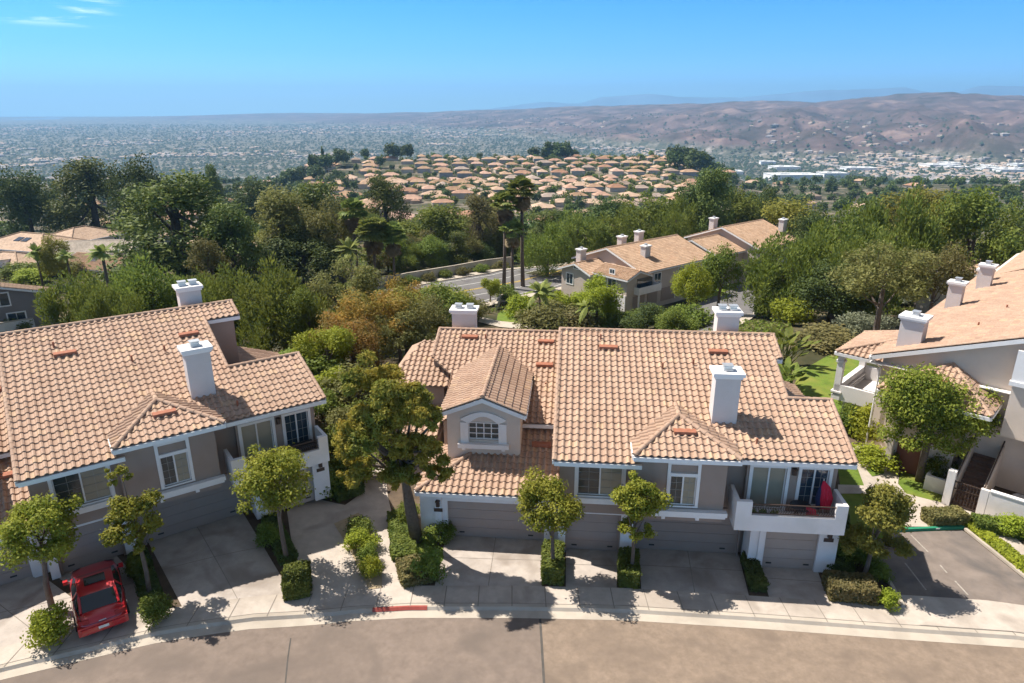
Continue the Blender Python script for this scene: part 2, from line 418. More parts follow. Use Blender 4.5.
# ------------------------------------------------------------------ townhouse unit used in two buildings
SL = .36
def unit_x(B, strip, ridge_v, p=None):
    up, ust, vst = strip  # rake u below the step, rake u of the strip, v where the step is
    zm = lambda v: 5.6 + SL * (v + 1.9)
    zr = zm(ridge_v); rv = ridge_v
    # --- walls
    m = MB()
    wall_open(m, 5.6, 9.2, -.75, -.6, 0, 2.6, [(6.06, 8.51, 0, 2.13)])
    wall_open(m, 9.2, 14.4, -.4, -.25, 0, 2.6, [(9.57, 14.34, 0, 2.13)])
    wall_open(m, 5.6, 9.2, -1.15, -1.0, 2.5, 5.62, [(6.45, 8.55, 3.45, 5.05)])
    wall_open(m, 9.0, 13.15, -1.6, -1.45, 2.62, 6.05, [(10.65, 11.85, 3.42, 5.55)])
    m.box(9.0, 9.15, -1.45, -1.0, 2.62, 6.05); m.box(9.0, 13.15, -1.45, -.1, 2.62, 2.72)
    m.box(13.0, 13.15, -1.45, -.1, 2.72, 6.05); m.box(13.15, 13.4, -.4, -.1, 2.5, 5.8); m.box(5.6, 5.75, -1.0, -.1, 2.5, 5.62)
    m.box(5.75, 9.0, -1.0, -.1, 2.45, 2.6)
    m.box(13.4, 14.4, -.3, -.1, 2.6, 5.8)
    m.prism([(-.1, 0), (15.8, 0), (15.8, 5.4), (rv, zr - .12), (-.1, zm(-.1) - .12)], 5.6, up - .35)
    if ust - up > .2: m.prism([(vst + .2, 5), (2 * rv - vst, 5), (2 * rv - vst, zm(vst) - .15), (rv, zr - .15), (vst + .2, zm(vst) - .08)], up - .35, ust - .3)
    # right wing
    wall_open(m, 14.3, 18.35, -.6, -.45, 2.75, 5.75, [(14.55, 16.1, 2.85, 5.05), (16.75, 18.0, 3.1, 5.05)])
    m.prism([(-.44, 0), (6.2, 0), (6.2, 5.4), (2.5, 7.02), (-.44, zm(-.44) - .12)], up - .4, 18.35)
    m.box(14.3, up - .4, -.44, -.1, 2.75, 5.9)
    m.build('wall', STUCCO, B)
    m = MB()
    wall_open(m, 14.6, 18.6, -1.35, -1.2, 0, 2.56, [(15.31, 17.72, 0, 2.13)])
    m.box(14.6, 14.75, -1.2, -.26, 0, 2.56); m.box(18.45, 18.6, -1.2, 0, 0, 2.56); m.box(14.75, 18.45, -1.2, -.44, 2.4, 2.56)
    m.build('garage_wall', STUCCO_W, B)
    for q in ((15.0, 15.22, -1.45, -1.35), (8.62, 9.2, -.9, -.75), (5.6, 5.95, -.9, -.75)):
        m = MB(); m.box(*q, 0, 2.5); m.build('pier', STUCCO_W, B)
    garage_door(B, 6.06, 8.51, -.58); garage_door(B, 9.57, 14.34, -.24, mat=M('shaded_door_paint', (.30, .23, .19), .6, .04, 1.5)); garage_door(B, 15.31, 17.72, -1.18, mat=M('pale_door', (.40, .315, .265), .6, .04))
    # trims
    m = MB(); m.box(5.75, 9.1, -.78, -.752, 2.2, 2.36); m.box(9.75, 13.3, -1.9, -1.61, 3.06, 3.26); m.box(9.8, 13.24, -1.82, -1.61, 2.92, 3.06)
    for u in (10.45, 12.0): m.box(u - .08, u + .08, -1.77, -1.61, 2.76, 2.92)
    m.box(6.2, 8.8, -1.3, -1.16, 3.08, 3.36)
    m.build('ledge', TRIM, B)
    window(B, 6.45, 8.55, 3.45, 5.05, -1.15, grid=(2, 4))
    window(B, 10.65, 11.85, 3.42, 5.55, -1.6, grid=(2, 4), bar=(4.94, 5.1))
    w = window(B, 14.55, 16.1, 2.85, 5.05, -.6, grid=(1, 1), cols=(BLIND, BLIND), name='sliding_door')
    window(B, 16.75, 18.0, 3.1, 5.05, -.6, grid=(2, 4), cols=(GLASS_B, GLASS_B))
    # balcony
    m = MB(); m.box(13.6, 18.45, -2.1, -.6, 2.58, 2.76)
    m.box(13.6, 18.45, -2.1, -1.95, 2.76, 3.4); m.box(13.6, 14.3, -2.1, -1.9, 3.4, 4.08); m.box(17.95, 18.45, -2.1, -1.9, 3.4, 4.08)
    m.box(18.28, 18.45, -1.9, -.62, 2.76, 4.08); m.box(13.6, 13.77, -1.9, -.62, 2.76, 4.08); m.box(13.77, 14.3, -1.95, -1.9, 2.76, 3.4)
    bal = m.build('balcony', STUCCO_W, B)
    m = MB(); m.box(14.3, 17.95, -2.05, -2.01, 3.92, 3.97); m.box(14.3, 17.95, -2.05, -2.01, 3.46, 3.5)
    u = 14.36; k = 0
    while u < 17.9:
        m.tube([(u, -2.03, 3.5), (u + .06, -2.03, 3.62), (u - .02, -2.03, 3.75), (u + .05, -2.03, 3.92)], .014, 5, False); u += .11
    m.build('railing', IRON, bal)
    wall_lamp(B, 16.42, -.6, 4.75); wall_lamp(B, 18.15, -1.35, 2.0); number_plate(B, 18.15, -1.35, 1.7); number_plate(B, 8.9, -.9, 1.5)
    # --- roof
    O = (5.3, -1.9, 5.6); P = lambda u, v: (u, v, zm(v))
    m = MB()
    tile_poly(m, [P(5.3, -1.9), P(9.0, -1.9), P(9.0, rv), P(5.3, rv)], O)
    tile_poly(m, [P(9.0, -1.0), P(13.75, -1.0), P(13.75, rv), P(9.0, rv)], O)
    tile_poly(m, [P(13.75, -1.35), P(up, -1.35), P(up, rv), P(13.75, rv)], O)
    tile_poly(m, [P(up, -1.35), P(18.8, -1.35), P(18.8, 2.5), P(up, 2.5)], O)
    tile_poly(m, [P(up, vst), P(ust, vst), P(ust, rv), P(up, rv)], O)
    zb = lambda v: zr - SL * (v - rv)
    ve = 2 * rv + 1.4
    tile_poly(m, [(ust, ve, zb(ve)), (5.3, ve, zb(ve)), (5.3, rv, zr), (ust, rv, zr)], flat=True)
    zw = zm(2.5); tile_poly(m, [(18.8, 6.6, zw - SL * 4.1), (up - 1.5, 6.6, zw - SL * 4.1), (up - 1.5, 2.5, zw), (18.8, 2.5, zw)], flat=True)
    ridge_caps(m, (5.3, rv, zr + .03), (ust, rv, zr + .03)); ridge_caps(m, (up - .1, 2.5, zw + .03), (18.8, 2.5, zw + .03))
    ridge_caps(m, (5.34, -1.9, zm(-1.9) + .04), (5.34, rv, zr + .04), .09)
    ridge_caps(m, (18.76, -1.35, zm(-1.35) + .04), (18.76, 2.5, zw + .04), .09); ridge_caps(m, (up - .04, 2.5, zw + .04), (up - .04, vst, zm(vst) + .04), .09); ridge_caps(m, (ust - .04, vst, zm(vst) + .04), (ust - .04, rv, zr + .04), .09)
    roof = m.build('roof', T_MAIN, B)
    # hip over the bay
    m = MB(); ze = 6.1; za = 6.95; va = .55; ub = 11.17; vr = (za - 5.6) / SL - 1.9; vl = (ze - 5.6) / SL - 1.9; h0, h1, hv = 8.9, 13.6, -2.08
    tile_poly(m, [(h0, hv, ze), (h1, hv, ze), (ub, va, za)])
    tile_poly(m, [(h0, hv, ze), (ub, va, za), (ub, vr + .1, za), (h0, vl + .05, ze)])
    tile_poly(m, [(h1, hv, ze), (h1, vl + .05, ze), (ub, vr + .1, za), (ub, va, za)])
    ridge_caps(m, (h0, hv, ze + .05), (ub, va, za + .05)); ridge_caps(m, (h1, hv, ze + .05), (ub, va, za + .05)); ridge_caps(m, (ub, va, za + .05), (ub, vr, za + .05))
    m.build('hip_roof', T_MAIN, B)
    # fascias and gutters
    m = MB()
    fascia(m, (5.35, -1.9, 5.58), (9.3, -1.9, 5.58)); fascia(m, (h0 - .02, hv - .02, ze - .01), (h1 + .02, hv - .02, ze - .01)); fascia(m, (13.8, -1.36, zm(-1.36) - .03), (18.8, -1.36, zm(-1.36) - .03))
    fascia(m, (h0, hv + .05, ze - .01), (h0, vl, ze - .01)); fascia(m, (h1 + .01, hv + .05, ze - .01), (h1 + .01, vl, ze - .01))
    fascia(m, (18.78, -1.3, zm(-1.3) - .04), (18.78, 2.5, zw - .04)); fascia(m, (18.78, 2.5, zw - .04), (18.78, 6.6, zw - SL * 4.1 - .04))
    fascia(m, (up, vst, zm(vst) - .03), (ust, vst, zm(vst) - .03)); fascia(m, (ust - .02, vst, zm(vst) - .05), (ust - .02, rv, zr - .05)); fascia(m, (ust - .02, rv, zr - .05), (ust - .02, ve, zb(ve) - .05))
    fascia(m, (5.32, -1.85, 5.6), (5.32, rv, zr - .06)); fascia(m, (5.32, rv, zr - .06), (5.32, ve, zb(ve) - .06))
    m.box(5.6, 9.0, -1.86, -1.15, 5.40, 5.45); m.box(h0 + .06, h1 - .06, hv + .04, -1.0, 5.87, 5.91); m.box(13.7, 18.7, -1.32, -.6, 5.56, 5.6)
    m.build('fascia', TRIM, B)
    # low roof behind the wing
    m = MB(); tile_poly(m, [(20.0, 6.6, 4.3), (20.0, 11.5, 4.3), (16.3, 11.5, 5.7), (16.3, 6.6, 5.7)]); tile_poly(m, [(16.0, 6.0, 5.1), (20.0, 6.0, 4.25), (20.0, 6.6, 4.3), (16.3, 6.6, 5.7)])
    m.build('rear_roof', T_MAIN, B)
    m = MB(); m.box(15, 19.6, 6.7, 11.3, 0, 4.3); m.build('rear_wall', STUCCO, B)
    m = MB(); fascia(m, (20.0, 6.0, 4.26), (20.0, 11.5, 4.28)); m.build('rear_fascia', TRIM, B)
    # chimneys, vents
    chimney(B, 12.75, 13.9, .7, 1.55, 6.3, 9.15)
    rr = rv + .7
    chimney(B, 14.15, 15.35, rr, rr + .95, zr - 1.2, zr + 1.08, flues=2)
    for (u, v) in ((8.0, 5.84), (13.83, 5.74)): roof_vent(roof, u, v, zm(v), SL)
    roof_vent(roof, 11.3, -.55, 6.1 + 1.53 * .32, .32)
    for (u, v) in ((10.78, 4.37), (7.6, 6.5), (12.4, 4.7), (14.6, -.5)): vent_pipe(roof, u, v, zm(v))
    return B

# ================================================================== centre building
A_M = math.radians(-5.14); O_M = at_z(449, 535.3, 0)
MBD = thing('townhouse', 'two-storey taupe townhouse block in the middle with arched dormer window and white balcony', 'townhouse', (O_M.x, O_M.y, 0), A_M, 'townhouse blocks along the street')
unit_x(MBD, (16.72, 17.1, 5.4), 7.33)
def unit_a(B):
    zl = lambda v: 2.75 + SL * (v + .45)
    za = lambda v: 4.76 + SL * (v - 3.64)
    m = MB()
    wall_open(m, -1.4, 5.62, -.15, 0, 0, 2.7, [(0, 4.89, 0, 2.13)])
    m.box(-1.4, -1.2, 0, 4.0, 0, 2.7); m.box(5.2, 5.6, 0, 4.0, 0, 2.7); m.box(-.62, -.28, -.26, -.15, 0, 2.6); m.box(4.95, 5.3, -.25, -.15, 0, 2.6)
    m.build('garage_wall', STUCCO_W, B)
    garage_door(B, 0, 4.89, .0); wall_lamp(B, -.45, -.26, 1.9); number_plate(B, -.45, -.26, 1.55)
    m = MB()
    m.prism([(4.05, 0), (18, 0), (18, 4.9), (11.2, za(11.2) - .12), (4.05, za(4.05) - .12)], -.9, 5.3)
    m.prism([(8.7, 0), (18, 0), (18, 4.9), (11.2, za(11.2) - .12), (8.7, za(8.7) - .12)], -2.3, -.9)
    m.box(-4.6, -1.5, 7.5, 14, 0, 5.2); m.box(-3.2, -1.5, 5.2, 7.5, 0, 2.8)
    m.build('wall', STUCCO, B)
    window(B, -3.6, -2.5, 3.4, 4.6, 7.5, grid=(2, 2))
    # lower garage roof
    m = MB()
    tile_poly(m, [(-1.55, -.45, 2.75), (5.62, -.45, 2.75), (5.62, 4.15, zl(4.15)), (3.05, 4.15, zl(4.15))])
    tile_poly(m, [(-1.55, -.45, 2.75), (3.05, 4.15, zl(4.15)), (-1.55, 4.15, 2.75)])
    ridge_caps(m, (-1.55, -.45, 2.8), (.9, 2.0, zl(2.0) + .05))
    tile_poly(m, [(-3.6, 4.3, 2.7), (-1.5, 4.3, 2.7), (-1.5, 7.5, 3.85), (-3.6, 7.5, 3.85)])
    gr = m.build('garage_roof', T_MAIN, B)
    roof_vent(gr, 4.57, 2.76, zl(2.76), SL)
    m = MB(); fascia(m, (-1.55, -.46, 2.74), (5.62, -.46, 2.74)); fascia(m, (-1.55, 4.1, 2.74), (-1.55, -.4, 2.74)); fascia(m, (2.9, 3.62, za(3.62) - .02), (5.3, 3.62, za(3.62) - .02)); m.box(-1.5, 5.5, -.42, -.15, 2.52, 2.56)
    m.box(2.9, 5.3, 3.66, 4.05, 4.5, 4.54)
    m.build('fascia', TRIM, B)
    # main roof
    P = lambda u, v: (u, v, za(v)); O = P(-2.4, 3.62)
    m = MB()
    tile_poly(m, [P(-.95, 7.1), P(-.95, 3.62), P(5.32, 3.62), P(5.32, 11.2), P(-.95, 11.2)], O)
    tile_poly(m, [P(-2.4, 8.6), P(-.95, 7.1), P(-.95, 11.2), P(-2.4, 11.2)], O)
    zr = za(11.2)
    tile_poly(m, [(5.32, 18.6, zr - 2.66), (-2.4, 18.6, zr - 2.66), (-2.4, 11.2, zr), (5.32, 11.2, zr)], flat=True)
    ridge_caps(m, (-2.4, 11.2, zr + .03), (5.32, 11.2, zr + .03)); ridge_caps(m, (-2.36, 8.6, za(8.6) + .04), (-2.36, 11.2, zr + .04), .09)
    r = m.build('roof', T_MAIN, B)
    m = MB(); z0 = 5.2
    tile_poly(m, [(-5.0, 7.2, z0), (-1.0, 7.2, z0), (-1.0, 10.8, z0 + 1.6), (-3.4, 10.8, z0 + 1.6)], None)
    tile_poly(m, [(-5.0, 14.4, z0), (-5.0, 7.2, z0), (-3.4, 10.8, z0 + 1.6)], None, flat=True)
    m.build('side_roof', T_MAIN, B)
    for (u, v) in ((-.32, 10.43), (4.44, 10.2), (4.45, 8.13)): roof_vent(r, u, v, za(v), SL)
    vent_pipe(r, .68, 10.3, za(10.3)); vent_pipe(r, 4.6, 6.5, za(6.5), .2)
    chimney(B, -1.75, -.25, 12.2, 13.2, 6.6, 8.5, flues=2)
    # dormer with the arched window
    u0, u1, vf = -.3, 3.5, 2.0; uc = (u0 + u1) / 2; ze = 6.12; zp = 7.0
    g = (zp - ze) / (uc - u0 + .3)
    m = MB()
    m.prism_y([(u0, 3.2), (u0, ze + .05), (uc, zp - .1), (u1, ze + .05), (u1, 3.2)], vf + .22, 9.3)
    # front wall pieces around the arch opening
    wa, wb, wz0, wz1 = .82, 2.38, 4.5, 5.45
    m.box(u0, wa, vf, vf + .22, 3.2, 5.45); m.box(wb, u1, vf, vf + .22, 3.2, 5.45); m.box(wa, wb, vf, vf + .22, 3.2, wz0)
    arc = [(wa + (wb - wa) * k / 10, wz1 + .42 * math.sin(math.pi * k / 10)) for k in range(11)]
    for k in range(10):
        (a, za_), (b, zb_) = arc[k], arc[k + 1]
        tz = lambda u: zp - .1 - abs(u - uc) * (zp - .15 - ze) / (uc - u0)
        m.prism_y([(a, za_), (b, zb_), (b, tz(b)), (a, tz(a))], vf, vf + .22)
    m.prism_y([(u0, 5.45), (wa, 5.45), (wa, zp - .1 - (uc - wa) * (zp - .15 - ze) / (uc - u0)), (u0, ze + .05)], vf, vf + .22)
    m.prism_y([(wb, 5.45), (u1, 5.45), (u1, ze + .05), (wb, zp - .1 - (wb - uc) * (zp - .15 - ze) / (uc - u0))], vf, vf + .22)
    d = m.build('dormer', STUCCO_L, B)
    m = MB()
    m.box(wa - .42, wa, vf - .08, vf - .002, 4.36, 5.46); m.box(wb, wb + .42, vf - .08, vf - .002, 4.36, 5.46)
    for k in range(10):
        (a, za_), (b, zb_) = arc[k], arc[k + 1]
        ea = lambda u: uc + (u - uc) * (1 + .84 / (wb - wa))
        o = .24
        m.prism_y([(a, za_), (b, zb_), (ea(b), zb_ + o), (ea(a), za_ + o)], vf - .08, vf - .002)
    m.box(wa - .42, wa, vf - .08, vf - .002, 5.46, 5.5)
    m.box(wa - .55, wb + .55, vf - .28, vf - .002, 4.12, 4.36)
    for u in (wa - .25, wb + .25): m.box(u - .09, u + .09, vf - .2, vf - .002, 3.98, 4.12)
    m.build('arch_trim', TRIM, d)
    m = MB(); g0 = vf + .2
    m.box(wa, wb, g0 - .1, g0, wz0, wz0 + .05); m.box(wa, wb, g0 - .1, g0, wz1 - .05, wz1)
    for i in range(5): x = wa + (wb - wa) * i / 4; m.box(max(wa, x - .025), min(wb, x + .025), g0 - .08, g0 - .012, wz0 + .05, wz1 - .05)
    for j in (1, 2): z = wz0 + (wz1 - wz0) * j / 3; m.box(wa, wb, g0 - .07, g0 - .014, z - .02, z + .02)
    m.build('window', TRIM, d)
    m = MB(); m.box(wa, wb, g0 - .01, g0 + .01, wz0, wz1); m.build('pane', GLASS_D, d)
    m = MB(); m.prism_y([(a, b) for a, b in arc] , g0 - .06, g0 + .012); m.build('arch_panel', STUCCO_L, d)
    # dormer roof
    m = MB(); ue0, ue1, vr0, vr1 = u0 - .3, u1 + .3, vf - .32, 9.4; zE = zp - g * (uc - ue0)
    tile_poly(m, [(ue0, vr1, zE), (ue0, vr0, zE), (uc, vr0, zp), (uc, vr1, zp)])
    tile_poly(m, [(ue1, vr0, zE), (ue1, vr1, zE), (uc, vr1, zp), (uc, vr0, zp)])
    ridge_caps(m, (uc, vr0, zp + .05), (uc, vr1, zp + .05))
    ridge_caps(m, (ue0, vr0 + .04, zE + .03), (uc, vr0 + .04, zp + .03), .08); ridge_caps(m, (ue1, vr0 + .04, zE + .03), (uc, vr0 + .04, zp + .03), .08)
    dr = m.build('dormer_roof', T_MAIN, d)
    m = MB(); fascia(m, (ue0, vr0, zE - .02), (uc, vr0, zp - .02), .22); fascia(m, (uc, vr0, zp - .02), (ue1, vr0, zE - .02), .22)
    fascia(m, (ue0, vr0, zE), (ue0, vr1 - 3, zE), .16); fascia(m, (ue1, vr0, zE), (ue1, vr1 - 3, zE), .16)
    m.build('dormer_fascia', TRIM, d)
unit_a(MBD)

# ================================================================== left building
A_L = math.radians(35.1); O_L = (-25.978, 23.372); ZL = .5
LBD = thing('townhouse', 'two-storey taupe townhouse block at the left with a red car parked at its garage', 'townhouse', (O_L[0], O_L[1], ZL), A_L, 'townhouse blocks along the street')
unit_x(LBD, (15.0, 16.85, 6.8), 8.25)
unit_a(LBD)

# ================================================================== right building
A_R = math.radians(46); O_R = at_z(872, 355, 6.1); ZR = -.3
RBD = thing('townhouse', 'cream townhouse block at the right edge seen from its gable end with three white chimneys', 'townhouse', (O_R.x, O_R.y, ZR), A_R, 'townhouse blocks along the street')
def right_block(B):
    S = .385; z = lambda y: 6.4 - S * y; yr = -9.0; zr = z(yr)
    m = MB()
    m.prism([(-.55, 0), (-17.5, 0), (-17.5, 6.0), (yr, zr - .15), (-.55, z(-.55) - .14)], .5, 44)
    m.box(-1.4, .5, -5.6, -2.0, 0, 4.9); 
    m.box(-.6, .49, -12, -7.4, 3.6, 8.2)
    m.build('wall', STUCCO_L, B)
    m = MB()
    tile_poly(m, [(30, .1, z(.1)), (0, .1, z(.1)), (0, yr, zr), (30, yr, zr)])
    tile_poly(m, [(30, yr, zr), (0, yr, zr), (0, -18.2, 6.0), (30, -18.2, 6.0)], flat=True)
    tile_poly(m, [(46, -1.2, z(.1) + .5), (28, -1.2, z(.1) + .5), (28, yr, zr + .5), (46, yr, zr + .5)])
    ridge_caps(m, (0.04, .1, z(.1) + .04), (.04, yr, zr + .04), .09); ridge_caps(m, (28.04, -1.2, z(.1) + .54), (28.04, yr, zr + .54), .09)
    r = m.build('roof', T_MAIN, B)
    m = MB(); fascia(m, (.0, .1, z(.1) - .03), (0, yr, zr - .03), .26); fascia(m, (0, .1, z(.1) - .03), (30, .1, z(.1) - .03)); fascia(m, (28, -1.2, z(.1) + .47), (28, yr, zr + .47)); m.box(.02, .5, -9, .08, 5.9, 5.94)
    m.build('fascia', TRIM, B)
    for (x, y, k) in ((1.2, -.95, 1.3), (13.6, -.75, .95), (21.0, -1.25, .95)):
        chimney(B, x, x + k * .85, y - k, y, 5.8, z(y) + 2.2)
    chimney(B, 24.6, 25.3, -1.6, -.6, 5.6, 8.0, flues=1)
    for (x, y) in ((10, -5), (15, -6.2), (19, -7.2), (5, -4.4), (8.5, -7.5)): vent_pipe(r, x, y, z(y), .3)
    for (x, y) in ((12.5, -6.4), (7.3, -6.8), (17, -8.2)):
        m = MB(); m.box(x - .5, x + .5, y - .2, y + .2, z(y) - .05, z(y) + .16); m.build('roof_vent', TERRA, r)
    # covered balcony at the garden side
    m = MB(); ze = 5.45
    a, b, c, d = (1.9, 2.75, ze), (7.6, 2.75, ze), (7.6, -.6, ze + 1.2), (1.9, -.6, ze + 1.2)
    tile_poly(m, [b, a, (3.6, -.6, ze + 1.2), (5.9, -.6, ze + 1.2)])
    tile_poly(m, [a, (1.9, -.6, ze), (3.6, -.6, ze + 1.2)]); tile_poly(m, [(7.6, -.6, ze), b, (5.9, -.6, ze + 1.2)])
    ridge_caps(m, (1.9, 2.75, ze + .05), (3.6, -.6, ze + 1.25)); ridge_caps(m, (7.6, 2.75, ze + .05), (5.9, -.6, ze + 1.25))
    m.build('balcony_roof', T_MAIN, B)
    m = MB(); fascia(m, (1.9, 2.78, ze - .02), (7.6, 2.78, ze - .02)); fascia(m, (1.88, 2.75, ze - .02), (1.88, -.5, ze - .02)); m.build('balcony_fascia', TRIM, B)
    m = MB()
    for x in (2.3, 7.2): m.box(x - .2, x + .2, 2.2, 2.6, 2.0, ze - .2); m.box(x - .27, x + .27, 2.13, 2.67, ze - .75, ze - .6)
    m.box(2.05, 7.5, 2.1, 2.65, 2.0, 2.35); m.box(2.1, 7.45, 2.2, 2.55, 2.35, 3.1); m.box(2.0, 7.55, 2.05, 2.72, 2.5, 2.62)
    m.box(2.1, 2.4, -.54, 2.2, 2.0, 3.1); m.box(7.15, 7.45, -.54, 2.2, 2.0, 3.1); m.box(2.4, 7.2, -.54, 2.3, 1.95, 2.1)
    m.box(2.6, 7.0, .2, 2.0, 0, 1.95)
    m.build('balcony', STUCCO_W, B)
    # tiled porch roof on the gable end
    m = MB(); pk = (.5, -4.3, 6.85); ze = 5.15
    tile_poly(m, [(-2.3, -1.2, ze), (-2.3, -7.0, ze), (.3, -4.3, 6.75)][::-1]); tile_poly(m, [(-2.3, -7.0, ze), (.5, -7.0, ze), (.5, -4.3, 6.75)]); tile_poly(m, [(.5, -1.2, ze), (-2.3, -1.2, ze), (.5, -4.3, 6.75)])
    ridge_caps(m, (-2.3, -1.2, ze + .05), (.45, -4.3, 6.8)); ridge_caps(m, (-2.3, -7.0, ze + .05), (.45, -4.3, 6.8))
    pr = m.build('porch_roof', T_MAIN, B); 
    m = MB(); m.box(-1.2, -.8, -4.6, -3.7, 5.85, 6.15); m.build('roof_vent', TERRA, pr)
    m = MB(); fascia(m, (-2.32, -1.2, ze - .02), (-2.32, -7.02, ze - .02)); fascia(m, (-2.3, -7.02, ze - .02), (.45, -7.02, ze - .02)); m.build('porch_fascia', TRIM, B)
    # arched window bay
    m = MB(); m.box(-.75, -.605, -9.2, -7.3, 6.95, 8.7); m.box(-.85, -.6, -9.4, -7.25, 6.7, 6.95); 
    bt = m.build('arch_trim', TRIM, B)
    arc = [(-8.6 + .7 * math.cos(k * math.pi / 10), 7.6 + .7 * math.sin(k * math.pi / 10)) for k in range(11)]
    m = MB(); m.prism([(-9.3, 7.1), (-7.9, 7.1)] + arc, -.765, -.752); m.build('pane', GLASS_D, bt)
    # entrance recess
    m = MB(); m.box(-1.46, -1.402, -4.0, -2.7, 0, 2.2); m.build('door', M('red_brown_door', (.17, .06, .04), .5, .1, 3), B)
    m = MB(); m.box(-2.2, -1.4, -2.6, -2.3, 0, 4.9); m.box(-1.62, -1.4, -4.2, -4.0, 0, 2.4); m.build('porch_pier', STUCCO_L, B)
    m = MB(); m.tube([(-.1, .05, 6.3), (.3, -.52, 5.6), (.3, -.5, .1)], .05, 6); m.build('downpipe', TRIM, B)
    m = MB()
    for i in range(4): m.box(.9 + i * .0, 2.0, -.549, -.5, .9 + i * .45, 1.25 + i * .45)
    m.build('window', GLASS_D, B)
    window_y = None
    # upper right oriel and roof
    m = MB(); m.box(-4.5, -1.0, -13.5, -10.3, 3.0, 5.2); m.box(-4.8, -.9, -13.6, -10.1, 2.55, 2.8); m.box(-4.6, -1, -13.5, -10.2, 2.8, 3.0); m.build('oriel', STUCCO_W, B)
    m = MB(); m.box(-4.2, -1.2, -13.4, -10.6, 0, 2.55); m.build('oriel_base', STUCCO_L, B)
    m = MB(); tile_poly(m, [(-5.1, -9.9, 5.3), (-5.1, -14, 5.3), (-1, -14, 6.6), (-1, -9.9, 6.6)][::-1]); m.build('oriel_roof', T_MAIN, B)
    m = MB(); fascia(m, (-5.12, -9.9, 5.28), (-5.12, -14, 5.28)); fascia(m, (-5.1, -9.88, 5.28), (-1, -9.88, 6.58)); m.build('oriel_fascia', TRIM, B)
right_block(RBD)
def rloc(x, y, z=0): return RBD.matrix_basis @ Vector((x, y, z))
# stair with side walls
ST = thing('staircase', 'terracotta tiled staircase rising behind the iron gate at the right building', 'stairs', rloc(-3.4, -6.9), A_R)
m = MB(); n = 15
for i in range(n): m.box(i * .42, i * .42 + .44, -.6, .6, 0 if i < 1 else .17 * i - .3, .17 * (i + 1))
m.build('steps', STEP, ST)
m = MB(); m.prism_y([(-.2, 0), (7.0, 0), (7.0, 3.4), (5.5, 3.2), (-.2, 1.15)], .62, .78); m.prism_y([(-.2, 0), (7.0, 0), (7.0, 3.4), (5.5, 3.2), (-.2, 1.15)], -.78, -.62); m.build('side_wall', STUCCO_L, ST)
m = MB(); m.tube([(0, .7, 1.35), (5.5, .7, 3.5), (7, .7, 3.7)], .04, 6); m.tube([(0, -.7, 1.35), (5.5, -.7, 3.5), (7, -.7, 3.7)], .04, 6)
for i in range(8): m.tube([(i * .75, -.7, 1.1 + i * .28), (i * .75, -.7, 1.38 + i * .29)], .025, 5)
m.box(6.96, 7.0, -.7, .7, 3.6, 4.2)
m.build('handrail', IRON, ST)
GT = thing('gate', 'brown iron gate between white piers at the foot of the stairs', 'gate', rloc(-3.75, -6.9), A_R)
m = MB(); m.box(-.03, .03, -.6, .6, 1.5, 1.56); m.box(-.03, .03, -.6, .6, .15, .2); m.box(-.03, .03, -.6, .6, 1.1, 1.14)
for i in range(9): m.box(-.02, .02, -.6 + i * .15 - .02, -.6 + i * .15 + .02, .1, 1.6)
m.build('bars', IRON, GT)
m = MB(); m.box(-.2, .2, .62, 1.0, 0, 2.15); m.box(-.1, .1, -1.0, -.62, 0, 1.6); m.build('pier', STUCCO_W, GT)
PW = thing('patio_wall', 'white stucco patio wall right of the iron gate', 'wall', rloc(-3.75, -9.5), A_R)
m = MB(); m.box(-.1, .1, -2.6, 1.58, 0, 1.6); m.box(-.2, .2, -1.9, -1.4, 0, 2.1); m.build('wall_body', STUCCO_W, PW)
m = MB(); m.box(-.14, .14, -1.35, 1.56, 1.6, 1.66); m.build('coping', TRIM, PW)
PW2 = thing('patio_wall', 'low white stucco wall between the round tree and the gate', 'wall', rloc(-2.7, -5.2), A_R)
m = MB(); m.box(-.1, .1, -.7, .3, 0, .9); m.box(-.1, .9, .3, .5, 0, .9); m.build('wall_body', STUCCO_W, PW2)
GR = thing('barbecue_grill', 'covered black barbecue grill on the patio behind the white wall', 'grill', rloc(-2.3, -9.2), A_R)
m = MB(); m.box(-.3, .3, -.5, .5, .15, .8); m.build('cabinet', M('black_enamel', (.03, .03, .035), .4), GR)
m = MB(); m.prism([(-.5, .8), (.5, .8), (.45, 1.0), (.25, 1.15), (-.25, 1.15), (-.45, 1.0)], -.3, .3); m.build('lid', M('dark_steel', (.08, .08, .09), .35, metal=.5), GR)
m = MB(); m.box(-.35, -.31, -.35, .35, .93, .97); m.build('handle', METAL, GR)

# ================================================================== ground
def finish(o, kind='structure'): o['kind'] = kind; return o
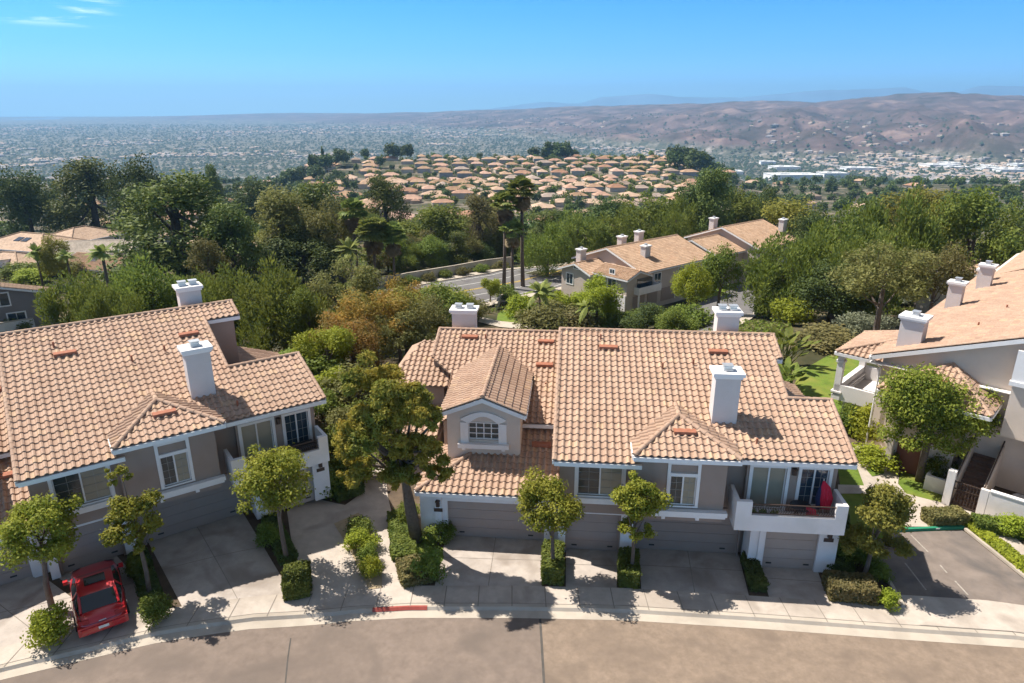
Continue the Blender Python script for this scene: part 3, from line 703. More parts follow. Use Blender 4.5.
# terrain: one sheet out to the horizon
def build_terrain():
    ang = np.concatenate([np.linspace(-80, -44, 40)[:-1], np.linspace(-44, 44, 360), np.linspace(44, 80, 40)[1:]]) * math.pi / 180
    rad = [6.0]
    while rad[-1] < 18400: rad.append(rad[-1] * (1.02 if rad[-1] < 1500 else 1.012))
    rad = np.array(rad); na, nr = len(ang), len(rad)
    AA, RR = np.meshgrid(ang, rad); X = RR * np.sin(AA); Y = RR * np.cos(AA); Zt = terrain_z(X, Y)
    V = np.stack([X, Y, Zt], -1).reshape(-1, 3)
    i, j = np.meshgrid(np.arange(nr - 1), np.arange(na - 1), indexing='ij'); a = (i * na + j).ravel()
    Fc = np.stack([a, a + 1, a + na + 1, a + na], 1)
    me = bpy.data.meshes.new('terrain'); me.vertices.add(len(V)); me.vertices.foreach_set('co', V.astype(np.float32).ravel())
    me.loops.add(Fc.size); me.loops.foreach_set('vertex_index', Fc.astype(np.int32).ravel()); me.polygons.add(len(Fc))
    me.polygons.foreach_set('loop_start', np.arange(0, Fc.size, 4, dtype=np.int32)); me.polygons.foreach_set('loop_total', np.full(len(Fc), 4, np.int32))
    me.polygons.foreach_set('use_smooth', np.ones(len(Fc), bool)); me.update(); me.validate()
    o = bpy.data.objects.new('terrain', me); COL.objects.link(o)
    m, nt, N, L = nodes_of('terrain_cover')
    out = N('ShaderNodeOutputMaterial'); b = N('ShaderNodeBsdfPrincipled'); L(b.outputs[0], out.inputs[0]); b.inputs['Roughness'].default_value = .95; b.inputs['Specular IOR Level'].default_value = .1
    tc = N('ShaderNodeTexCoord'); sp = N('ShaderNodeSeparateXYZ'); L(tc.outputs['Object'], sp.inputs[0])
    def noise(s, det=6, ro=.65):
        n = N('ShaderNodeTexNoise'); n.inputs['Scale'].default_value = s; n.inputs['Detail'].default_value = det; n.inputs['Roughness'].default_value = ro; L(tc.outputs['Object'], n.inputs['Vector']); return n.outputs[0]
    def ramp(src, stops):
        r = N('ShaderNodeValToRGB'); e = r.color_ramp.elements
        while len(e) < len(stops): e.new(.5)
        for k, (p, c) in enumerate(stops): e[k].position = p; e[k].color = tuple(c) + (1,)
        L(src, r.inputs[0]); return r.outputs[0]
    def rng(src, a, b_):
        r = N('ShaderNodeMapRange'); r.inputs[1].default_value = a; r.inputs[2].default_value = b_; L(src, r.inputs[0]); return r.outputs[0]
    def mix(f, a, b_):
        x = N('ShaderNodeMix'); x.data_type = 'RGBA'; L(f, x.inputs[0]); L(a, x.inputs[6]); L(b_, x.inputs[7]); return x.outputs[2]
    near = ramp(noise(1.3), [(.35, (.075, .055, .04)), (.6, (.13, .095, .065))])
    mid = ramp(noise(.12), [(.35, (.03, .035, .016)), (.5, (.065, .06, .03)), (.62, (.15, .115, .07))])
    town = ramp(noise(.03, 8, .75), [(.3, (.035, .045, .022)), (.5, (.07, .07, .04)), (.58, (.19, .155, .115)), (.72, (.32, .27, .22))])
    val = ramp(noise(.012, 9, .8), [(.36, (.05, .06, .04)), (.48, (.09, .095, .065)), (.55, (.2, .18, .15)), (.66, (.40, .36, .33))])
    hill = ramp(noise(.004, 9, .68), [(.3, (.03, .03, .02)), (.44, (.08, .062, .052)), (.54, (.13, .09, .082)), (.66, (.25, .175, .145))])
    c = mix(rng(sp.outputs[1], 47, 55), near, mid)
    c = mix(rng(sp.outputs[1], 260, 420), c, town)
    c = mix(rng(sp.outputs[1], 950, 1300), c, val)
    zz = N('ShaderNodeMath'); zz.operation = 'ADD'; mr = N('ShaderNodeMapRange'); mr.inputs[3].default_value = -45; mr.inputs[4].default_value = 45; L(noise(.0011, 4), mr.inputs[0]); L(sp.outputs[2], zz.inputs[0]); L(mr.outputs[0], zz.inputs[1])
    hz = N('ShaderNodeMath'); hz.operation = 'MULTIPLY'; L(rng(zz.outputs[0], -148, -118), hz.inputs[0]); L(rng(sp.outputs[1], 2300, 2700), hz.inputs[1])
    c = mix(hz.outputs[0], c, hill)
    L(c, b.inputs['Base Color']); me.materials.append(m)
    return finish(o)
build_terrain()

def pt_sheet(name, pts, mat, dz, sub=2, fn=None, kind='structure', label=None):
    bm = bmesh.new(); vs = [bm.verts.new((p[0], p[1], 0)) for p in pts]; bm.faces.new(vs)
    bmesh.ops.triangulate(bm, faces=bm.faces[:])
    for _ in range(sub):
        long = [e for e in bm.edges if e.calc_length() > 1.2]
        if long: bmesh.ops.subdivide_edges(bm, edges=long, cuts=1)
        bmesh.ops.triangulate(bm, faces=[f for f in bm.faces if len(f.verts) > 3])
    fz = fn or (lambda x, y: float(pad(x, y)))
    for v in bm.verts: v.co.z = fz(v.co.x, v.co.y) + dz
    bmesh.ops.recalc_face_normals(bm, faces=bm.faces[:])
    if bm.faces[0].normal.z < 0: bmesh.ops.reverse_faces(bm, faces=bm.faces[:])
    me = bpy.data.meshes.new(name); bm.to_mesh(me); bm.free(); me.materials.append(mat)
    o = bpy.data.objects.new(name, me); COL.objects.link(o); o['kind'] = kind
    return o
def sheet(name, px, mat, dz, **k): return pt_sheet(name, [gp(*p) for p in px], mat, dz, **k)
def strip(name, mat, xs, f0, f1, z0, z1, extra=None):
    """ribbon along x between two curves"""
    m = MB(); V = []
    for x in xs:
        a, b = f0(x), f1(x); V += [(x, a, float(pad(x, a)) + z0), (x, b, float(pad(x, b)) + z1)]
    for i in range(len(xs) - 1): m.add([V[2 * i], V[2 * i + 2], V[2 * i + 3], V[2 * i + 1]], [(0, 1, 2, 3)])
    return m
XS = [-60 + i * .5 for i in range(241)]
GUT = .42
def offs(d): return lambda x: float(kerb_y(x)) + d
rd_edge = offs(-GUT - .16)
m = strip('street', ASPH, XS, lambda x: 2.0, rd_edge, -.15, -.15)
SPLIT = at_z(541, 640, -.15).x
for nm, mt, xs in (('street', ASPH, [x for x in XS if x <= SPLIT] + [SPLIT]), ('street', ASPH_T, [SPLIT] + [x for x in XS if x > SPLIT])):
    mm = MB(); ys = [2, 8, 14, 18, 20, 22]
    for i in range(len(xs) - 1):
        xa, xb = xs[i], xs[i + 1]
        for j in range(6):
            fa = lambda x: (rd_edge(x) - 2) * j / 6 + 2
            fb = lambda x: (rd_edge(x) - 2) * (j + 1) / 6 + 2
            mm.quad((xa, fa(xa), float(pad(xa, fa(xa))) - .15), (xb, fa(xb), float(pad(xb, fa(xb))) - .15), (xb, fb(xb), float(pad(xb, fb(xb))) - .15), (xa, fb(xa), float(pad(xa, fb(xa))) - .15))
    finish(mm.build(nm, mt))
# seams and tar lines in the street
def street_line(name, px, w, mat, dz=-.146):
    pts = [at_z(a, b, -.15) for a, b in px]; mm = MB()
    for i in range(len(pts) - 1):
        a, b = pts[i], pts[i + 1]; d = Vector((b.y - a.y, a.x - b.x, 0)).normalized() * w / 2
        mm.quad(*[(p.x, p.y, float(pad(p.x, p.y)) + dz) for p in (a - d, b - d, b + d, a + d)])
    return finish(mm.build(name, mat))
street_line('street_seam', [(540, 618), (541.5, 640), (545, 700)], .1, M('tar', (.085, .075, .065), .8, .2, 4))
street_line('street_patch', [(291, 640), (288, 660), (284, 700)], .06, M('tar', (.085, .075, .065)))
# gutter, kerb, sidewalk
mm = strip('gutter', CONC_L, XS, rd_edge, offs(-.14), -.144, -.12); finish(mm.build('gutter', CONC_L))
mm = strip('kerb', CONC_L, XS, offs(-.14), offs(-.04), -.12, .0); mm2 = strip('kerb', CONC_L, XS, offs(-.04), offs(.14), .0, .006)
mm.add(mm2.v, mm2.f); finish(mm.build('kerb', CONC_L))
mm = strip('sidewalk', CONC, XS, offs(.14), offs(1.35), .004, .008); finish(mm.build('sidewalk', CONC))
mm = MB()
for x in np.arange(-30, 40, 1.5):
    a = float(kerb_y(x)); mm.quad(*[(x + dx, a + dy, float(pad(x, a)) + .0125) for dx, dy in ((-.018, -.02), (.018, -.02), (.018, 1.34), (-.018, 1.34))])
for x in XS[:-1]:
    q = [(x, offs(.16)(x)), (x + .5, offs(.16)(x + .5)), (x + .5, offs(.185)(x + .5)), (x, offs(.185)(x))]
    mm.quad(*[(p[0], p[1], float(pad(*p)) + .0125) for p in q])
finish(mm.build('sidewalk_joint', JOINT))
# red kerb
x0, x1 = at_z(371, 614, 0).x, at_z(427, 608, 0).x
xs = list(np.linspace(x0, x1, 12)); mm = strip('kerb', RED_P, xs, offs(-.145), offs(-.045), -.10, .008); m2 = strip('kerb', RED_P, xs, offs(-.045), offs(.03), .008, .012); mm.add(m2.v, m2.f)
finish(mm.build('kerb_paint', RED_P))
# driveways and paths
def wp(*p): return [gp(*q) for q in p]
def to_walk(px): g = gp(*px); return Vector((g.x, float(kerb_y(g.x)) + 1.34, 0))
def drive(a, b, c, d, mat=CONC_D, joints=1):
    p = [gp(*a), gp(*b), to_walk(c), to_walk(d)]
    pt_sheet('driveway', p, mat, .0)
    mm = MB()
    for k in range(1, joints + 1):
        f = k / (joints + 1); s = p[0].lerp(p[1], f); e = p[3].lerp(p[2], f); n = Vector((e.y - s.y, s.x - e.x, 0)).normalized() * .015
        for i in range(6):
            aa = s.lerp(e, i / 6); bb = s.lerp(e, (i + 1) / 6)
            mm.quad(*[(q.x, q.y, float(pad(q.x, q.y)) + .006) for q in (aa - n, bb - n, bb + n, aa + n)])
    s = p[0].lerp(p[3], .5); e = p[1].lerp(p[2], .5); n = Vector((e.y - s.y, s.x - e.x, 0)).normalized() * .015
    for i in range(6):
        aa = s.lerp(e, i / 6); bb = s.lerp(e, (i + 1) / 6)
        mm.quad(*[(q.x, q.y, float(pad(q.x, q.y)) + .006) for q in (aa - n, bb - n, bb + n, aa + n)])
    finish(mm.build('driveway_joint', JOINT))
drive((447, 532), (546, 537), (542, 588), (434, 590))
drive((566, 543), (618, 546), (617, 590), (566, 589), joints=0)
drive((637, 543), (737, 548), (748, 594), (641, 588))
drive((758, 560), (815, 564), (828, 600), (769, 597), joints=0)
drive((146, 538), (240, 508), (289, 600), (160, 640))
drive((54, 575), (116, 555), (138, 650), (76, 680), joints=0)
drive((-90, 600), (40, 574), (54, 690), (-130, 760))
path = [(287, 511), (300, 500), (322, 500), (345, 505), (362, 493), (366, 474), (372, 462), (384, 462), (388, 497), (394, 523), (405, 564), (422, 590)]
pt_sheet('path', [gp(*p) for p in path] + [to_walk((422, 590)), to_walk((370, 600)), to_walk((302, 604))] + [gp(296, 572)], CONC, .0, sub=3)
sheet('planting_bed', [(334, 524), (358.5, 513), (370, 529), (382, 570), (382, 588), (369, 590), (347, 545)], DIRT_T, .03)
sheet('path_joint', [(388, 555), (405, 553.2), (405.3, 554.2), (388.3, 556)], JOINT, .006, sub=0)
sheet('lawn', [(397, 512), (404, 503), (428, 540), (443, 548), (443, 560), (424, 584), (408, 562)], LAWN, .015)
# the right-hand court
sheet('lawn', [(912, 302), (928, 272), (950, 262), (956, 285), (938, 312)], LAWN, 0, sub=3, fn=lambda x, y: float(terrain_z(x, y)) + .15)
sheet('lawn', [(838, 470), (846, 446), (905, 460), (985, 505), (960, 530), (865, 540), (845, 520)], LAWN, .0, sub=3)
sheet('lawn', [(786, 402), (800, 372), (828, 356), (848, 345), (866, 366), (868, 395), (845, 425), (838, 452), (822, 470)], LAWN, -.02, sub=3, fn=lambda x, y: float(terrain_z(x, y)) + .12)
sheet('path', [(848, 449), (868, 443), (893, 447), (908, 461), (899, 474), (898, 484), (906, 494), (925, 499), (958, 507), (985, 514), (1034, 556), (1020, 560), (965, 519), (921, 509), (933, 527), (906, 527), (893, 503), (880, 497), (864, 494), (838, 494), (838, 485), (864, 486), (858, 470), (847, 458)], CONC, .03, sub=3)
sheet('planting_bed', [(866, 470), (876, 462), (886, 463), (884, 474), (872, 477)], LAWN, .05)
park = [(868, 545), (893, 533), (962, 530), (1040, 592), (1040, 612)]
pt_sheet('parking_lot', [gp(*p) for p in park] + [to_walk((1060, 612)), to_walk((905, 606))], PARK, .005, sub=3)
xa, xb = at_z(904, 606, 0).x, 24.6
mm = MB()
for i in range(12):
    a = xa + (xb - xa) * i / 12; b = xa + (xb - xa) * (i + 1) / 12
    mm.quad(*[(x, y, float(pad(x, y)) + .02) for x, y in ((a, kerb_y(a) + .2), (b, kerb_y(b) + .2), (b + .2, kerb_y(b) + 2.1), (a + .2, kerb_y(a) + 2.1))])
finish(mm.build('driveway_apron', CONC))
def gline(name, px, w, h, mat, dz=0.0):
    pts = [gp(*p) for p in px]; mm = MB()
    for i in range(len(pts) - 1):
        a, b = pts[i], pts[i + 1]; d = Vector((b.y - a.y, a.x - b.x, 0)).normalized() * w / 2
        lo = [Vector((p.x, p.y, p.z + dz)) for p in (a - d, b - d, b + d, a + d)]; hi = [p + Vector((0, 0, h)) for p in lo]
        mm.add(lo + hi, [(3, 2, 1, 0), (4, 5, 6, 7), (0, 1, 5, 4), (1, 2, 6, 5), (2, 3, 7, 6), (3, 0, 4, 7)])
    return finish(mm.build(name, mat))
gk = gline('kerb', [(893, 531.5), (963, 528.5)], .16, .16, GREEN_P)
gline('kerb', [(965, 530), (1040, 590)], .15, .13, CONC_L); gline('kerb', [(868, 546), (903, 607)], .15, .13, CONC_L)
for seg in ([(911, 535), (928, 552)], [(940, 565), (947, 573)], [(955, 581), (968, 595)], [(905, 563), (926, 590)]): gline('parking_line', seg, .07, .003, M('worn_line_paint', (.33, .29, .245), .8, .35, 9), .006)
gline('kerb_lettering', [(935.5, 530.6), (939.5, 530.4)], .03, .06, WHITE_P, .08)
# ================================================================== vegetation
def mesh_np(name, V, Fc, mat, smooth=False):
    me = bpy.data.meshes.new(name); V = np.asarray(V, np.float32); Fc = np.asarray(Fc, np.int32); k = Fc.shape[1]
    me.vertices.add(len(V)); me.vertices.foreach_set('co', V.ravel()); me.loops.add(Fc.size); me.loops.foreach_set('vertex_index', Fc.ravel())
    me.polygons.add(len(Fc)); me.polygons.foreach_set('loop_start', np.arange(0, Fc.size, k, dtype=np.int32)); me.polygons.foreach_set('loop_total', np.full(len(Fc), k, np.int32))
    if smooth: me.polygons.foreach_set('use_smooth', np.ones(len(Fc), bool))
    me.update(); me.materials.append(mat); return me
def unit(v): return v / np.maximum(np.linalg.norm(v, axis=1, keepdims=True), 1e-6)
def leaves(seed, cl, n, l, w, up=.35, plume=0.0, droop=0.0, inner=.45):
    """leaf quads spread through the volume of clumps cl (N x 6: centre, radii)"""
    g = np.random.RandomState(seed); cl = np.asarray(cl, float)
    wt = (cl[:, 3] * cl[:, 4] + cl[:, 3] * cl[:, 5]); idx = g.choice(len(cl), n, p=wt / wt.sum())
    d = unit(g.normal(size=(n, 3))); r = inner + (1.08 - inner) * g.rand(n, 1) ** .6; r *= 1 + .14 * g.normal(size=(n, 1))
    p = cl[idx, :3] + d * cl[idx, 3:] * r
    nor = unit(d * .7 + g.normal(size=(n, 3)) * .55 + np.array([0, 0, up]))
    t = unit(np.cross(nor, g.normal(size=(n, 3))))
    if plume: t = unit(t * (1 - plume) + (d * .6 + np.array([0, 0, 1.0])) * plume)
    if droop: t = unit(t * (1 - droop) + np.array([0, 0, -1.0]) * droop)
    b = unit(np.cross(nor, t)); s = g.uniform(.6, 1.3, (n, 1)); L_, W_ = l * s * .5, w * s * .5
    V = np.stack([p + t * L_, p + b * W_ + t * L_ * .1, p - t * L_, p - b * W_ + t * L_ * .1], 1).reshape(-1, 3)
    return V, np.arange(4 * n).reshape(-1, 4)
def clumps(seed, n, rx, ry, rz, cz, cr, shell=.55, flat=1.0, low=-.7):
    g = np.random.RandomState(seed); out = []
    while len(out) < n:
        d = g.normal(size=3); d /= np.linalg.norm(d)
        if d[2] < low: continue
        r = shell + (1 - shell) * g.rand(); k = cr * g.uniform(.65, 1.35)
        out.append([d[0] * rx * r, d[1] * ry * r, cz + d[2] * rz * r, k, k, k * flat])
    return np.array(out)
def trunk_mb(seed, h, r, cl, lean=(0, 0), nlimb=7, fork=.45):
    g = random.Random(seed); m = MB(); top = Vector((lean[0], lean[1], h))
    pts = [Vector((0, 0, -.1)), Vector((lean[0] * .2 + g.uniform(-.02, .02) * h, lean[1] * .2, h * .33)), Vector((lean[0] * .55, lean[1] * .55 + g.uniform(-.02, .02) * h, h * .66)), top]
    m.tube(pts, [r * 1.25, r, r * .8, r * .5], 8)
    order = list(range(len(cl))); g.shuffle(order)
    for k in order[:nlimb]:
        c = Vector(cl[k][:3]); f = g.uniform(fork, .95); i = f * 3; a = pts[int(min(i, 2))].lerp(pts[int(min(i, 2)) + 1], i - int(min(i, 2)))
        mid = a.lerp(c, .5) + Vector((0, 0, -.06 * h * g.random())); m.tube([a, mid, c], [r * .5, r * .3, r * .1], 6, False)
    return m
PROTO = {}
def proto(kind, variants):
    PROTO[kind] = variants
def make_proto(kind, seed, H_, cl, n, l, w, leaf, bark, tr, lean=(0, 0), nl=8, **k):
    V, Fc = leaves(seed, cl, n, l, w, **k)
    crown = mesh_np('crown', V, Fc, leaf)
    o = trunk_mb(seed, tr[0], tr[1], cl, lean, nl).build('trunk', bark); tm = o.data; bpy.data.objects.remove(o)
    wid = float(np.percentile(V[:, 0], 98) - np.percentile(V[:, 0], 2)); hh = float(np.percentile(V[:, 2], 99.3))
    PROTO.setdefault(kind, []).append((tm, crown, wid, hh))
for s in range(3):  # unit trees about 10 m tall
    make_proto('broad', 10 + s, 10, clumps(10 + s, 40, 3.3, 3.3, 4.2, 5.3, 1.1, .5), 11000, .28, .17, LF_GREEN, BARK, (6, .22))
    make_proto('dark', 20 + s, 10, clumps(20 + s, 40, 3.2, 3.2, 4.2, 5.3, 1.1, .5), 11000, .28, .16, LF_DARK, BARK_D, (6, .25))
    make_proto('yellow', 30 + s, 10, clumps(30 + s, 34, 3.3, 3.3, 4.2, 5.3, 1.1, .5), 10000, .28, .17, LF_YEL, BARK, (6, .22))
    make_proto('olive', 40 + s, 10, clumps(40 + s, 26, 3.4, 3.4, 2.8, 6.6, 1.0, .6, .8), 8000, .3, .12, LF_OLIVE, BARK, (7, .22), droop=.3)
    g = np.random.RandomState(50 + s); cl = []
    for i in range(46):
        a = g.uniform(0, 6.283); rr = 2.9 * math.sqrt(g.rand()); z = g.uniform(2.0, 9.0 - rr * 1.0); cl.append([rr * math.cos(a), rr * math.sin(a), z, .75, .75, 1.5])
    make_proto('plume', 50 + s, 10, np.array(cl), 12500, .38, .12, LF_PLUME, BARK, (6, .22), plume=.65)
    cl = []
    for i in range(40):
        z = g.uniform(1.5, 9.2); rm = 3.0 * (1 - ((z - 1) / 9.5) ** 1.6) + .3; a = g.uniform(0, 6.283); rr = rm * math.sqrt(g.uniform(.15, 1)); cl.append([rr * math.cos(a), rr * math.sin(a), z, 1.15, 1.15, .85])
    make_proto('pine', 60 + s, 10, np.array(cl), 14000, .28, .13, LF_PINE, BARK_D, (8.5, .28), plume=.2)
    cl = []
    for i in range(34):
        a = g.uniform(0, 6.283); z = g.uniform(2.0, 9.4); rr = g.uniform(.2, 2.2) * (1 - max(0, z - 6) / 6); cl.append([rr * math.cos(a), rr * math.sin(a), z, .95, .95, .9])
    make_proto('gum', 70 + s, 10, np.array(cl), 7000, .34, .11, LF_OLIVE if s != 1 else LF_PINE, BARK, (8.5, .2), droop=.45, nl=12)
    make_proto('orange', 80 + s, 10, clumps(80 + s, 30, 3.4, 3.4, 4.2, 5.3, 1.05, .5), 11000, .28, .13, LF_ORANGE, BARK, (6, .22), droop=.2)
    make_proto('lime', 85 + s, 10, clumps(85 + s, 30, 3.2, 3.2, 3.3, 6, 1.1, .5), 11000, .28, .17, LF_LIME, BARK, (6, .22))
    cl = clumps(90 + s, 18, .42, .42, .3, .42, .2, .5)
    make_proto('shrub', 90 + s, 1, cl, 3600, .065, .042, LF_GREEN, BARK, (.4, .03), nl=4)
    make_proto('olive_shrub', 95 + s, 1, cl, 3400, .075, .036, LF_OLIVE, BARK, (.4, .03), nl=4)
    make_proto('grey_shrub', 100 + s, 1, cl, 3600, .075, .03, LF_GREY, BARK, (.4, .03), nl=4, plume=.4)
    make_proto('lime_shrub', 105 + s, 1, cl, 3400, .07, .045, LF_LIME, BARK, (.4, .03), nl=4)
    make_proto('tan_shrub', 110 + s, 1, cl, 3600, .06, .036, LF_BROWNHEDGE, BARK, (.4, .03), nl=4)
cnt = {}
def plant(kind, p, w, h, label, cat='tree', group=None, name=None, rz=None, base=None):
    i = cnt.get(kind, 0); cnt[kind] = i + 1; tm, cm, wid, hh = PROTO[kind][i % len(PROTO[kind])]
    t = thing(name or ('shrub' if 'shrub' in kind else 'tree'), label, cat, p, rnd.uniform(0, 6.28) if rz is None else rz, group)
    t.scale = (w / wid, w / wid, h / hh)
    for nm, me in (('trunk', tm), ('crown', cm)):
        o = bpy.data.objects.new(nm, me); COL.objects.link(o); o.parent = t
    return t
def tree_at(kind, px, ptop, wpx, y, label, group=None, cat='tree', name=None, sink=0.0):
    """a tree at distance y whose top reaches the sight line through (px, ptop)"""
    top = at_y(px, ptop, y); zb = float(terrain_z(top.x, y)) - sink
    depth = y * CP + (H - (zb + top.z) / 2) * SP
    return plant(kind, (top.x, y, zb), wpx * depth / F, top.z - zb, label, cat, group, name)

# street trees in front of the houses, one crown mesh each
def street_tree(base, cpx, wpx, hpx, label, jit=.2, leaf=LF_STREET, n=5200, seed=0, l=.145, w=.078, r=.1, lobes=None, dy=0.0, cr=.2, group='street trees in front of the houses', shell=.55, nclump=None, limbs=9, name='street_tree', droop=.1):
    b = gp(*base); y = b.y + dy
    c = at_y(cpx[0], cpx[1], y); depth = c.y * CP + (H - c.z) * SP; k = depth / F
    t = thing(name, label, 'tree', b, 0, group)
    cl = []
    for i, (ox, oz, ww, hh) in enumerate(lobes or [(0, 0, wpx, hpx)]):
        rx = ww * k / 2; rz = hh * k / 2 / .97; q = clumps(seed * 7 + i + 1, nclump or max(8, int(38 * (ww * hh) / (wpx * hpx))), rx * .78, rx * .78, rz * .74, 0, cr * min(rx, rz) * 1.25, shell, .8, -.6)
        gg = np.random.RandomState(seed * 31 + i); jt = gg.uniform(1 - jit, 1 + jit, (len(q), 1)); q[:, :3] *= jt; q[:, 3:] *= gg.uniform(1 - jit * 1.4, 1.2, (len(q), 1)); q[:, 0] += ox * k; q[:, 2] += -oz * k; cl.append(q)
    cl = np.concatenate(cl); off = c - b; cl[:, :3] += np.array([off.x, off.y, off.z])
    V, Fc = leaves(seed, cl, int(n * 1.7), l, w, up=.5, droop=droop, inner=.25)
    o = bpy.data.objects.new('crown', mesh_np('crown', V, Fc, leaf)); COL.objects.link(o); o.parent = t
    trunk_mb(seed, off.z * .95, r, cl, (off.x * .9, off.y * .9), limbs, .5).build('trunk', BARK, t, True)
    return t
street_tree((52, 607), (40, 535), 92, 100, 'leafy street tree left of the red car with a round shrub below it', seed=1, n=6500, r=.11)
street_tree((150, 597), (131, 510), 62, 90, 'slim street tree with a small separate tuft on top, right of the red car', seed=2, n=4600, lobes=[(0, 10, 62, 62), (-8, -40, 40, 30), (4, 42, 30, 30)], r=.09)
street_tree((288, 565), (272, 482), 92, 95, 'round street tree in front of the balcony of the left building', seed=3, n=7000, r=.11)
street_tree((554, 575), (550, 505), 76, 72, 'street tree before the wide garage under the arched dormer', seed=4, n=6000, r=.09)
street_tree((631, 578), (636, 503), 52, 82, 'narrow street tree between the two garage doors of the middle building', seed=5, n=6000, lobes=[(0, -6, 54, 66), (2, 30, 48, 36)], r=.085)
street_tree((863, 580), (880, 525), 58, 90, 'yellowish street tree of three tufts beside the white balcony', leaf=LF_YEL, seed=6, n=10500, jit=.12, cr=.25, lobes=[(0, -18, 60, 60), (-16, 24, 44, 44), (17, 28, 38, 44)], r=.1)
street_tree((919, 481), (936, 409), 122, 108, 'large round shade tree on the lawn in front of the right building', leaf=LF_SHADE, seed=7, n=17000, jit=.2, lobes=[(-18, -10, 78, 80), (24, 4, 74, 72), (-6, 26, 104, 50)], r=.19, l=.18, w=.1, nclump=64, cr=.24, limbs=14, name='shade_tree', group=None)
street_tree((417, 540), (386, 422), 112, 168, 'tall leaning tree with yellow and orange foliage between the front buildings', leaf=LF_BIG, seed=8, n=36000, r=.28, l=.2, w=.075, lobes=[(-10, -42, 80, 66), (24, -16, 62, 62), (-24, 18, 62, 74), (30, 32, 56, 46), (0, 0, 66, 84), (-34, 54, 44, 64), (10, 62, 50, 44), (50, 52, 40, 50), (40, -6, 40, 50)], cr=.19, dy=-1.8, name='shade_tree', group=None, nclump=24, limbs=26, droop=.35)

